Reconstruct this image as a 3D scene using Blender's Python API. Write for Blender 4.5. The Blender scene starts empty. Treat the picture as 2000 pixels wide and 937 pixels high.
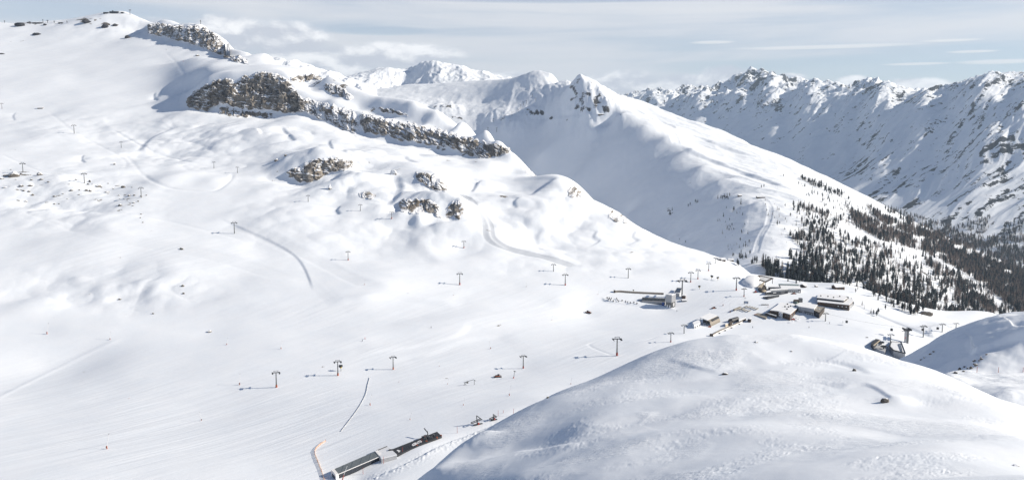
import bpy, bmesh, math, random
import numpy as np
random.seed(7); rng = np.random.default_rng(11)
scene = bpy.context.scene
COL = scene.collection
# ---------------------------------------------------------------- camera geometry (metres, camera at the origin, looking along +Y)
FPX = 1732.0
PITCH = math.atan(218.5 / FPX)
CP, SP = math.cos(PITCH), math.sin(PITCH)
def ray(px, py):
    a = (px - 1000.0) / FPX; b = (468.5 - py) / FPX
    y = CP + b * SP; z = -SP + b * CP
    return a / y, z / y
def proj(x, y, z):
    d = y * CP - z * SP
    return 1000 + FPX * x / d, 468.5 - FPX * (y * SP + z * CP) / d
# ---------------------------------------------------------------- noise
def perlin(x, y, seed=0):
    xi = np.floor(x).astype(np.int64); yi = np.floor(y).astype(np.int64)
    xf = x - xi; yf = y - yi
    def g(ix, iy, fx, fy):
        h = (ix * 374761393 + iy * 668265263 + seed * 974711 + 1013) & 0xffffffff
        h = ((h ^ (h >> 13)) * 1274126177) & 0xffffffff
        h = (h ^ (h >> 16)) & 0xffffffff
        a = h * (2 * math.pi / 4294967296.0)
        return np.cos(a) * fx + np.sin(a) * fy
    u = xf ** 3 * (xf * (xf * 6 - 15) + 10); v = yf ** 3 * (yf * (yf * 6 - 15) + 10)
    n0 = g(xi, yi, xf, yf); n1 = g(xi + 1, yi, xf - 1, yf)
    n2 = g(xi, yi + 1, xf, yf - 1); n3 = g(xi + 1, yi + 1, xf - 1, yf - 1)
    a = n0 + u * (n1 - n0); b = n2 + u * (n3 - n2)
    return (a + v * (b - a)) * 1.5
def fbm(x, y, oct=4, seed=0, gain=.5, lac=2.03):
    s = np.zeros_like(x); a = 1.0
    for o in range(oct):
        s += a * perlin(x, y, seed + o * 17); x = x * lac + 3.1; y = y * lac - 1.7; a *= gain
    return s
def ridged(x, y, oct=5, seed=0, gain=.5, lac=2.07):
    s = np.zeros_like(x); a = 1.0; w = 1.0
    for o in range(oct):
        n = 1 - np.abs(perlin(x, y, seed + o * 31)); n = n * n
        s += a * n * w; w = np.clip(n * 1.6, 0, 1); x = x * lac + 1.3; y = y * lac + 7.7; a *= gain
    return s - 0.9
def vee(x, y, oct, seed, gain=.5):
    s = np.zeros_like(x); a = 1.0
    for o in range(oct):
        s += a * (.55 - 1.5 * np.abs(perlin(x, y, seed + 13 * o))); x = x * 2.1 + 3.3; y = y * 2.1 + 1.1; a *= gain
    return s
def sst(a, b, x):
    t = np.clip((x - a) / (b - a), 0, 1); return t * t * (3 - 2 * t)
# ---------------------------------------------------------------- height layers
def cz(px, Y, z): return ((px - 1000.0) / FPX, math.log(Y), z)
def line(*pts, step=28):
    out = []
    for (a, b) in zip(pts[:-1], pts[1:]):
        n = max(1, int(math.hypot(a[0] - b[0], a[1] - b[1]) / step))
        for k in range(n):
            f = k / n
            q = [a[i] + (b[i] - a[i]) * f for i in range(3)]
            u, t = ray(q[0], q[1]); out.append((u, math.log(q[2]), t * q[2]))
    q = pts[-1]; u, t = ray(q[0], q[1]); out.append((u, math.log(q[2]), t * q[2]))
    return out
def behind(ln, f, dz):
    return [(u, v + math.log(f), z - dz) for (u, v, z) in ln]
class Layer:
    def __init__(s, name, pts, u0, u1, nu, y0, y1, ny, c, vscale=1.0, dens=None):
        s.name = name
        P = np.array(sorted(set((round(p[0], 5), round(p[1], 5), p[2]) for p in pts)))
        keep = []
        for i in range(len(P)):
            if all((P[i, 0] - P[j, 0]) ** 2 + (P[i, 1] - P[j, 1]) ** 2 > 1e-5 for j in keep): keep.append(i)
        P = P[keep]; n = len(P)
        A = np.zeros((n + 3, n + 3)); cx = P[:, 0] ; cy = P[:, 1] * vscale
        A[:n, :n] = np.sqrt((cx[:, None] - cx) ** 2 + (cy[:, None] - cy) ** 2 + c * c)
        A[:n, n] = 1; A[:n, n + 1] = cx; A[:n, n + 2] = cy; A[n:, :n] = A[:n, n:].T
        w = np.linalg.solve(A, np.concatenate([P[:, 2], [0, 0, 0]]))
        s.u = np.linspace(u0, u1, nu)
        s.v = np.linspace(math.log(y0), math.log(y1), ny)
        Z = np.zeros((ny, nu))
        # the spline is evaluated on a half-resolution lattice and refined by cubic interpolation
        cu = np.linspace(u0, u1, nu // 3 + 2); cv = np.linspace(s.v[0], s.v[-1], ny // 3 + 2)
        Zc = np.zeros((len(cv), len(cu)))
        for j, v in enumerate(cv):
            d = np.sqrt((cu[:, None] - cx) ** 2 + (v * vscale - cy) ** 2 + c * c)
            Zc[j] = d @ w[:n] + w[n] + w[n + 1] * cu + w[n + 2] * v * vscale
        def up(M, xo, xn):
            f = (xn - xo[0]) / (xo[1] - xo[0]); i = np.clip(f.astype(int), 0, len(xo) - 2); f = f - i
            g = lambda k: M[np.clip(i + k, 0, len(xo) - 1)]
            f = f[:, None]; a, b, c2, d2 = g(-1), g(0), g(1), g(2)
            return b + .5 * f * (c2 - a + f * (2 * a - 5 * b + 4 * c2 - d2 + f * (3 * (b - c2) + d2 - a)))
        Z = up(Zc, cv, s.v); Z = up(np.ascontiguousarray(Z.T), cu, s.u).T
        s.Z = np.ascontiguousarray(Z)
        s.Y = np.exp(s.v)[:, None] * np.ones((1, nu)); s.X = s.u[None, :] * s.Y
        s.npts = n
    def image(s): return proj(s.X, s.Y, s.Z)
    def hit(s, px, py):
        u, t = ray(px, py)
        fu = (u - s.u[0]) / (s.u[1] - s.u[0])
        if fu < 0 or fu > len(s.u) - 1.001: return None
        i = int(fu); f = fu - i
        zc = s.Z[:, i] * (1 - f) + s.Z[:, i + 1] * f
        g = zc / s.Y[:, 0] - t
        k = np.nonzero((g[1:] >= 0) & (g[:-1] < 0))[0]
        if len(k) == 0: return None
        k = int(k[0]); q = -g[k] / (g[k + 1] - g[k])
        Yh = s.Y[k, 0] + (s.Y[k + 1, 0] - s.Y[k, 0]) * q
        return (u * Yh, Yh, t * Yh)
    def z(s, x, y):
        fu = (x / y - s.u[0]) / (s.u[1] - s.u[0]); fv = (math.log(y) - s.v[0]) / (s.v[1] - s.v[0])
        i = min(max(int(fu), 0), len(s.u) - 2); j = min(max(int(fv), 0), len(s.v) - 2); a = fu - i; b = fv - j
        Z = s.Z
        return (Z[j, i] * (1 - a) + Z[j, i + 1] * a) * (1 - b) + (Z[j + 1, i] * (1 - a) + Z[j + 1, i + 1] * a) * b
    def slope(s):
        du = np.gradient(s.Z, s.u, axis=1) / s.Y
        dy = np.gradient(s.Z, s.v, axis=0) / s.Y - s.u[None, :] * du
        return du, dy
    def mesh(s, mat, attrs):
        ny, nu = s.Z.shape
        me = bpy.data.meshes.new(s.name)
        co = np.stack([s.X, s.Y, s.Z], -1).reshape(-1, 3).astype(np.float32)
        idx = np.arange(ny * nu).reshape(ny, nu)
        q = np.stack([idx[:-1, :-1], idx[:-1, 1:], idx[1:, 1:], idx[1:, :-1]], -1).reshape(-1, 4).astype(np.int32)
        me.vertices.add(len(co)); me.vertices.foreach_set('co', co.ravel())
        me.loops.add(q.size); me.loops.foreach_set('vertex_index', q.ravel())
        me.polygons.add(len(q)); me.polygons.foreach_set('loop_start', np.arange(0, q.size, 4, dtype=np.int32))
        me.polygons.foreach_set('use_smooth', np.ones(len(q), dtype=bool))
        me.update(calc_edges=True)
        for k, v in attrs.items():
            at = me.attributes.new(k, 'FLOAT', 'POINT'); at.data.foreach_set('value', v.ravel().astype(np.float32))
        me.materials.append(mat)
        o = bpy.data.objects.new(s.name, me); COL.objects.link(o); o['kind'] = 'structure'
        return o
def blobs(px, py, lst):
    m = np.zeros_like(px)
    for (x, y, rx, ry, w) in lst:
        m = np.maximum(m, w * np.exp(-((px - x) / rx) ** 2 - ((py - y) / ry) ** 2))
    return m
def blobs_rot(px, py, lst):
    m = np.zeros_like(px)
    for (x, y, rx, ry, ang, w) in lst:
        c, s_ = math.cos(math.radians(ang)), math.sin(math.radians(ang))
        dx = px - x; dy = py - y
        a = (dx * c - dy * s_) / rx; b = (dx * s_ + dy * c) / ry
        m = np.maximum(m, w * np.exp(-a * a - b * b))
    return m

# ================================================================ the ski bowl (main slope)
def make_bowl():
    p = []
    L = lambda *a: p.extend(line(*a))
    sh = lambda pts, dy, dY: [(x, y + dy, Y + dY) for x, y, Y in pts]
    def foot(*a): L(*a); L(*sh(a, 6, -26)); L(*sh(a, 14, -62))
    def rim(*a, far=True):
        L(*a); L(*sh(a, -6, 30))
        if far: L(*sh(a, -12, 82))
    for px in range(-300, 1500, 200): p.append(cz(px, 330, -201)); p.append(cz(px, 400, -200))
    L((-250,937,480),(700,937,480))
    L((-250,765,672),(0,757,685),(200,762,675),(450,767,662),(540,757,668),(660,734,690),(768,722,705),(900,728,690),(1022,720,702),(1205,695,715))
    L((760,937,470),(830,880,505),(900,842,540),(1000,812,560),(1060,780,590))
    L((1310,657,770),(1350,640,800),(1420,655,780))
    L((1140,610,880),(1300,605,890),(1395,603,880),(1500,627,830),(1600,624,830),(1660,605,870),(1700,650,795),(1770,669,785),(1800,690,765))
    L((1500,552,1010),(1560,552,1020),(1640,560,985),(1680,572,960),(1740,600,905),(1800,628,860),(1850,645,830),(1870,640,850))
    L((1440,530,1070),(1500,540,1050),(1560,549,1035),(1640,553,1015),(1690,566,985),(1760,592,945),(1830,612,930),(1900,606,985),(1940,612,985),(2000,640,950))
    for a in [(1300,600,-187),(1500,650,-187),(1700,690,-195),(1300,450,-194),(1600,480,-194),(1900,500,-205),(2000,700,-216),(2150,900,-235),(1900,800,-205),
              (2300,600,-225),(2300,400,-220),(2000,350,-215),(1700,350,-205),(2300,1100,-300),(2000,1150,-290),(1800,1120,-280),(1700,1120,-265),(1600,1120,-250),(1500,1150,-240),(1450,1220,-245),(1700,1400,-330),(2000,1500,-360),(1500,1500,-300)]: p.append(cz(*a))
    L((-250,652,788),(0,650,795),(92,652,795),(215,662,780),(400,650,795),(550,680,752),(700,660,775),(842,638,810),(1000,640,810))
    L((-250,590,860),(150,600,850),(400,610,840),(600,592,860),(700,600,850),(900,600,862),(1100,590,890))
    L((-250,530,930),(200,540,920),(400,545,915),(610,567,890),(750,556,900),(898,556,920),(1104,557,930),(1227,545,960),(1349,552,960),(1438,566,930))
    L((-250,450,1040),(200,470,1010),(350,480,1005),(458,457,1050),(560,500,990),(680,510,980),(800,500,1000),(906,484,1030),(1081,531,965),(1200,520,1000),(1332,520,1010),(1397,512,1050))
    L((-250,390,1150),(100,400,1140),(276,386,1170),(450,395,1150),(602,394,1140),(704,413,1110),(765,427,1090),(840,438,1080),(905,432,1085),(960,445,1090),(1050,460,1090),(1200,475,1090),(1300,488,1090))
    L((-250,345,1230),(45,336,1270),(165,358,1230),(300,350,1260),(418,329,1330),(464,338,1300))
    # knoll one
    foot((530,350,1275),(565,356,1262),(605,358,1250),(650,345,1262),(695,325,1290))
    L((520,318,1330),(560,309,1310),(620,302,1295),(670,305,1300),(695,315,1310))
    L((540,296,1400),(620,290,1400),(700,300,1380),(760,318,1330))
    # knoll two and three
    L((778,412,1115),(815,418,1105),(850,430,1095),(880,432,1092),(906,425,1098)); L((778,419,1096),(815,425,1086),(850,437,1076),(906,432,1078))
    L((780,388,1150),(820,380,1145),(860,388,1130),(900,390,1120))
    L((720,365,1190),(790,362,1200),(830,369,1190),(872,374,1180)); L((805,338,1235),(840,336,1230),(872,348,1215))
    L((900,372,1200),(940,400,1150),(955,440,1100)); L((920,350,1270),(1000,390,1180),(1060,400,1160))
    L((720,330,1290),(800,320,1300),(900,330,1320),(980,350,1300),(1020,370,1240))
    # upper left slopes
    L((290,219,1732),(345,222,1698),(368,220,1693)); L((310,227,1692),(350,229,1658)); L((-250,290,1450),(0,292,1450),(145,262,1565),(237,290,1470),(330,300,1440),(400,300,1430),(480,295,1430),(520,285,1440))
    L((210,232,1680),(300,262,1560),(350,250,1590),(430,240,1605),(480,243,1590),(530,252,1530),(600,260,1500),(680,280,1450),(760,295,1420),(850,305,1410),(920,318,1390))
    L((-250,215,1750),(3,213,1770),(100,208,1790),(200,208,1780),(300,212,1755)); foot((370,214,1718),(430,220,1690),(530,226,1660),(585,220,1645),(640,240,1600),(700,262,1555),(760,276,1515),(820,291,1478),(900,305,1438),(960,312,1408),(1000,332,1375))
    L((300,203,1790),(340,196,1775),(362,192,1765)); rim((378,178,1758),(400,160,1748),(450,146,1738),(520,141,1725),(570,150,1712),(600,182,1682)); rim((650,198,1645),(700,218,1608),(760,236,1566),(820,247,1530),(880,263,1490),(940,282,1452),(975,297,1424), far=False)
    sk = line((560,130,1850),(600,141,1800),(640,151,1750),(680,172,1700),(740,203,1630),(800,214,1590),(850,226,1560),(900,242,1515),(950,262,1470),(1000,300,1415),(1030,335,1360),(1060,352,1330),(1090,345,1300),(1130,362,1265),(1145,383,1245),(1200,408,1210),(1235,433,1185),(1300,465,1150),(1390,497,1100),(1440,514,1090))
    p.extend(sk); p.extend(behind(sk, 1.12, 70)); p.extend(behind(sk, 1.35, 190))
    L((-250,150,2000),(0,150,2000),(150,148,2010),(260,140,2020),(320,152,1950)); L((330,122,2080),(380,112,2010),(430,119,1950),(480,126,1900),(525,128,1868)); L((335,172,1870),(362,158,1860),(400,138,1850),(430,130,1850))
    L((-250,90,2300),(50,92,2300),(200,90,2290),(280,88,2250))
    L((285,62,2400),(330,74,2290),(380,90,2190),(430,108,2110),(475,124,2040))
    sk = line((-300,25,2700),(-60,30,2660),(0,45,2610),(50,47,2600),(130,46,2600),(160,36,2570),(200,27,2550),(250,25,2530),(285,42,2460),(310,43,2390),(350,49,2330),(390,46,2300),(430,70,2220),(460,96,2140),(490,109,2080),(530,119,2000),(560,130,1850))
    p.extend(sk); p.extend(behind(sk, 1.1, 90)); p.extend(behind(sk, 1.25, 250))
    return Layer('ski_slope', p, -.72, .72, 1150, 330, 3300, 1250, .011)
def make_mid():
    p = []
    L = lambda *a: p.extend(line(*a))
    sk = line((500,185,4350),(600,178,4300),(700,176,4200),(760,173,4200),(800,165,4250),(850,166,4250),(930,160,4200),(975,162,4150),(1010,157,4000),(1040,145,3850),(1055,139,3800),(1080,147,3720),(1105,160,3550),(1130,150,3300),(1165,163,3320),(1185,176,3380),(1215,188,3420),(1250,200,3500),(1300,222,3500),(1390,250,3300),(1480,290,3050),(1560,320,2900),(1620,348,2800),(1700,390,2700),(1800,442,2600),(1900,490,2600),(2000,530,2600),(2200,620,2600))
    p.extend(sk); p.extend(behind(sk, 1.12, 130)); p.extend(behind(sk, 1.3, 300))
    L((1130,150,3300),(1165,176,3200),(1190,203,3100),(1215,222,3020),(1260,245,2880),(1300,268,2750),(1340,290,2600),(1370,325,2400),(1400,355,2220),(1440,382,2020),(1480,395,1850))
    L((820,230,3500),(900,235,3450),(960,268,3280),(1000,310,3150),(1060,370,2950),(1140,405,2680),(1240,452,2260),(1320,482,1900),(1390,502,1600),(1470,510,1340))
    L((1055,139,3800),(1030,170,3650),(1010,200,3500),(1000,240,3300)); L((1105,160,3550),(1080,200,3350),(1060,240,3300),(1060,300,3060))
    L((1190,240,3050),(1150,300,2930),(1115,350,2840)); L((1290,300,2680),(1250,360,2530),(1225,420,2360))
    L((1370,370,2270),(1340,420,2100),(1325,460,1940)); L((700,190,3950),(800,185,3950),(880,190,3850),(950,200,3700))
    L((1230,215,3250),(1300,245,3120),(1350,270,2900),(1400,300,2680),(1450,330,2480),(1520,352,2350),(1560,368,2250))
    L((1480,395,1850),(1500,440,1620),(1490,490,1390)); L((1540,400,1850),(1600,420,1850),(1700,450,1950),(1800,485,2000),(1900,520,2100),(2000,555,2100))
    L((1540,470,1550),(1600,480,1560),(1700,520,1550),(1800,550,1550),(1900,580,1600),(2000,600,1650))
    L((1500,508,1330),(1560,525,1320),(1600,540,1310),(1700,585,1270),(1800,605,1270),(1900,625,1350),(2000,640,1400),(2200,700,1400))
    for a in [(1000,2200,-250),(1150,1900,-260),(1300,1500,-262),(1450,1180,-262),(1600,1120,-280),(1800,1100,-320),(2000,1150,-345),(2200,1200,-380),(900,2500,-150),(800,2700,-60),(650,3000,0),(500,3200,60),(500,2600,-50),(700,2200,-150),(500,2000,-150),(500,1500,-260),(500,1050,-300),(700,1050,-300),(900,1050,-300),(1100,1050,-300),(800,1600,-260),(1000,1700,-270)]: p.append(cz(*a))
    return Layer('mountain', p, -.30, .72, 1000, 1080, 5200, 900, .0035)
def make_far():
    p = []
    L = lambda *a: p.extend(line(*a))
    sk = line((1050,190,11500),(1150,184,11000),(1200,185,10500),(1245,181,10000),(1270,170,9500),(1300,178,9500),(1345,165,9500),(1380,168,9300),(1410,158,9000),(1440,141,9000),(1465,134,9000),(1500,138,8800),(1530,151,8500),(1570,153,8300),(1600,158,8200),(1650,166,8000),(1690,152,7600),(1710,154,7500),(1740,166,7300),(1770,175,7200),(1820,168,6800),(1850,165,6600),(1890,149,6200),(1920,140,6000),(1960,142,5900),(2000,140,5800),(2100,130,5600),(2350,120,5200))
    p.extend(sk); p.extend(behind(sk, 1.08, 250)); p.extend(behind(sk, 1.2, 700))
    L((1150,210,9300),(1250,215,8800),(1330,235,8000),(1400,260,7500),(1500,290,6800),(1580,325,6000),(1640,352,5200),(1720,392,4400),(1800,428,3900),(1880,463,3500),(1950,485,3300),(2000,500,3200),(2100,530,3000),(2300,600,2800))
    for (x, Y, z) in [(1150,8000,-330),(1300,7000,-380),(1450,5800,-420),(1550,4600,-450),(1650,3700,-470),(1800,3100,-485),(2000,2600,-495),(2300,2300,-500)]: p.append(cz(x, Y, z))
    return Layer('far_mountain', p, .02, .74, 900, 2400, 12500, 900, .006)
def make_back():
    p = []
    sk = line((560,185,5700),(640,168,5600),(665,155,5600),(700,148,5600),(740,136,5600),(762,134,5500),(790,138,5600),(805,132,5600),(830,124,5500),(852,121,5500),(875,128,5600),(900,137,5650),(930,148,5700),(940,144,5700),(960,152,5700),(985,162,5750),(1040,178,5800),step=10)
    p.extend(sk); p.extend(behind(sk, 1.1, 250))
    p.extend(line((560,205,4800),(1040,200,4900)))
    p.extend(line((850,121,5500),(858,150,5250),(870,175,5000))); p.extend(line((762,134,5500),(735,160,5200),(700,185,4900))); p.extend(line((805,145,5560),(790,165,5400),(770,180,5200)))
    for px in range(500, 1150, 80): p.append(cz(px, 4300, -50))
    return Layer('distant_mountain', p, -.28, .05, 420, 4300, 6600, 300, .003)
def make_back2():
    p = []
    sk = line((440,140,3300),(490,128,3250),(515,120,3220),(530,113,3200),(548,118,3200),(562,121,3200),(580,126,3210),(600,133,3220),(640,146,3250),(700,170,3300),step=8)
    p.extend(sk); p.extend(behind(sk, 1.1, 200)); p.extend(line((440,190,2800),(700,200,2800)))
    return Layer('distant_mountain', p, -.34, -.15, 260, 2750, 3600, 160, .003)
def make_hump():
    p = []
    L = lambda *a: p.extend(line(*a))
    cr = line((800,950,262),(830,928,268),(870,898,280),(910,868,292),(960,838,305),(1000,815,312),(1060,777,325),(1150,745,335),(1250,702,345),(1350,669,352),(1430,656,355),(1550,653,355),(1650,668,350),(1750,700,335),(1830,722,320),(1900,752,305),(2000,790,285),(2150,850,260),(2350,930,240))
    p.extend(cr)
    p.extend(behind(cr, 1.12, 16)); p.extend(behind(cr, 1.35, 75)); p.extend(behind(cr, 1.7, 170))
    L((1000,937,215),(1200,937,190),(1400,937,165),(1600,937,148),(1800,937,132),(2000,937,120),(2200,937,112))
    L((930,890,262),(1000,868,270),(1060,880,255)); 
    L((1150,830,260),(1300,800,262),(1450,780,262),(1600,790,250),(1750,800,240),(1900,840,205),(2000,860,185))
    L((1200,745,322),(1350,715,322),(1500,705,318),(1650,715,312))
    p.extend([cz(780,215,-113),cz(600,200,-114),cz(600,240,-135)])
    for (x, Y, z) in [(2000,60,-27),(1500,60,-29),(1000,60,-34),(500,60,-40),(0,60,-46),(2000,20,-9.5),(1000,20,-11),(0,20,-14),(2300,20,-9),(2000,6,-3.5),(1000,6,-3.5),(0,6,-4),(2400,60,-27),(0,150,-100),(300,150,-98),(600,150,-92),(-300,150,-105),(-300,60,-48),(-300,20,-14),(0,250,-170),(-300,250,-172),(300,250,-165),(-300,360,-215),(0,360,-215),(400,360,-215),(600,330,-190),(0,450,-240),(-300,450,-240),(500,450,-240)]: p.append(cz(x, Y, z))
    return Layer('snow_hump', p, -.8, .85, 1500, 6, 470, 1150, .02)
def make_right_hump():
    p = []
    L = lambda *a: p.extend(line(*a))
    cr = line((1740,720,520),(1780,694,510),(1830,663,500),(1880,638,490),(1920,622,485),(1960,615,480),(2000,613,478),(2100,600,470),(2300,590,460))
    p.extend(cr); p.extend(behind(cr, 1.15, 20)); p.extend(behind(cr, 1.45, 110))
    L((1700,745,460),(1800,712,455),(1850,705,440),(1880,690,435),(1930,672,430),(2000,655,425),(2100,640,420))
    L((1850,728,405),(1880,727,403),(1950,727,402),(2000,726,402),(2200,726,400))
    L((1850,737,388),(1950,738,386),(2000,738,385),(2200,738,383))
    L((1870,748,372),(2000,748,370),(2200,748,368)); L((1950,778,340),(2000,782,336),(2200,782,335))
    L((1880,715,420),(1920,700,420),(1960,700,418),(2000,700,415))
    for (x, Y, z) in [(1650,520,-195),(1600,420,-190),(1700,330,-170),(1900,300,-150),(2300,300,-125),(1550,600,-230),(1750,680,-240),(2000,750,-240)]: p.append(cz(x, Y, z))
    return Layer('snow_knoll', p, .33, .8, 520, 290, 720, 420, .015)
# ================================================================ materials
class NT:
    def __init__(s, tree): s.t = tree; s.n = tree.nodes; s.l = tree.links
    def new(s, typ, **kw):
        n = s.n.new(typ)
        for k, v in kw.items(): setattr(n, k, v)
        return n
    def put(s, sock, v):
        if hasattr(v, 'is_output') or isinstance(v, bpy.types.NodeSocket): s.l.new(v, sock)
        else: sock.default_value = v
    def math(s, op, a, b=0.0, c=None, clamp=False):
        n = s.new('ShaderNodeMath', operation=op, use_clamp=clamp)
        s.put(n.inputs[0], a); s.put(n.inputs[1], b)
        if c is not None: s.put(n.inputs[2], c)
        return n.outputs[0]
    def step(s, v, a, b):
        n = s.new('ShaderNodeMapRange', interpolation_type='SMOOTHSTEP')
        s.put(n.inputs[0], v); s.put(n.inputs[1], a); s.put(n.inputs[2], b); n.inputs[3].default_value = 0; n.inputs[4].default_value = 1
        return n.outputs[0]
    def mix(s, f, a, b):
        n = s.new('ShaderNodeMix', data_type='RGBA')
        s.put(n.inputs[0], f); s.put(n.inputs[6], a); s.put(n.inputs[7], b)
        return n.outputs[2]
    def noise(s, vec, scale, detail=4.0, rough=.55, dist=0.0):
        n = s.new('ShaderNodeTexNoise'); s.put(n.inputs['Vector'], vec)
        n.inputs['Scale'].default_value = scale; n.inputs['Detail'].default_value = detail
        n.inputs['Roughness'].default_value = rough; n.inputs['Distortion'].default_value = dist
        return n.outputs[0]
    def vscale(s, vec, sc):
        n = s.new('ShaderNodeMapping'); s.put(n.inputs[0], vec); n.inputs[3].default_value = sc
        return n.outputs[0]
    def attr(s, name):
        return s.new('ShaderNodeAttribute', attribute_name=name).outputs['Fac']
    def bump(s, h, strength, dist, prev=None):
        n = s.new('ShaderNodeBump'); n.inputs['Strength'].default_value = strength; n.inputs['Distance'].default_value = dist
        s.put(n.inputs['Height'], h)
        if prev is not None: s.l.new(prev, n.inputs['Normal'])
        return n.outputs[0]
def new_mat(name):
    m = bpy.data.materials.new(name); m.use_nodes = True
    nt = NT(m.node_tree); b = m.node_tree.nodes['Principled BSDF']
    return m, nt, b
def C4(r, g, b): return (r, g, b, 1)
SNOW = C4(.80, .815, .835)
def terrain_mat(name, rock1, rock2, s_big, s_fine, bump_d, ripple=0.0, groom=False, rock_edge=.5):
    m, nt, b = new_mat(name)
    pos = nt.new('ShaderNodeNewGeometry').outputs['Position']
    n1 = nt.noise(pos, s_big, 8, .62); n2 = nt.noise(pos, s_fine, 6, .6)
    rk = nt.math('ADD', nt.attr('rock'), nt.math('MULTIPLY', nt.math('SUBTRACT', n1, .5), rock_edge * 2))
    rk = nt.math('ADD', rk, nt.math('MULTIPLY', nt.math('SUBTRACT', n2, .5), rock_edge))
    rf = nt.step(rk, .46, .58)
    rc = nt.mix(nt.step(n2, .35, .65), rock1, rock2)
    sc = nt.mix(nt.step(n1, .3, .7), C4(.745, .79, .855), C4(.775, .81, .865))
    nt.put(b.inputs['Base Color'], nt.mix(rf, sc, rc))
    b.inputs['Roughness'].default_value = .75; b.inputs['Specular IOR Level'].default_value = .05
    bp = nt.bump(n2, .5, bump_d)
    if ripple:
        rp = nt.noise(nt.vscale(pos, (.35, 1.1, 1)), ripple, 5, .6, .6)
        rw = nt.step(nt.noise(pos, ripple * .03, 3), .47, .60)
        bp = nt.bump(nt.math('MULTIPLY', rp, rw), .85, .5, bp)
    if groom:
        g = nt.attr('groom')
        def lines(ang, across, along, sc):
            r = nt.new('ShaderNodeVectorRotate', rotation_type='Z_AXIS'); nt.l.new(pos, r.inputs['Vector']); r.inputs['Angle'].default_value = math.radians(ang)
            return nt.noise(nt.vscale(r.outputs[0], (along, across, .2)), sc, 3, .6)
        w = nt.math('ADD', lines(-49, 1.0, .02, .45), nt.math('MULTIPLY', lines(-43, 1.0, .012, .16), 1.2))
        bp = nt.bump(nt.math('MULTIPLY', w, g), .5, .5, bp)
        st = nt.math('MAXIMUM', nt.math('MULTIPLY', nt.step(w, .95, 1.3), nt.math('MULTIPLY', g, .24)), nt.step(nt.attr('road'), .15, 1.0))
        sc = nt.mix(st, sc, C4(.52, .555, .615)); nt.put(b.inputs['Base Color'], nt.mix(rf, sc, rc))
    nt.l.new(bp, b.inputs['Normal'])
    return m

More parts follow.
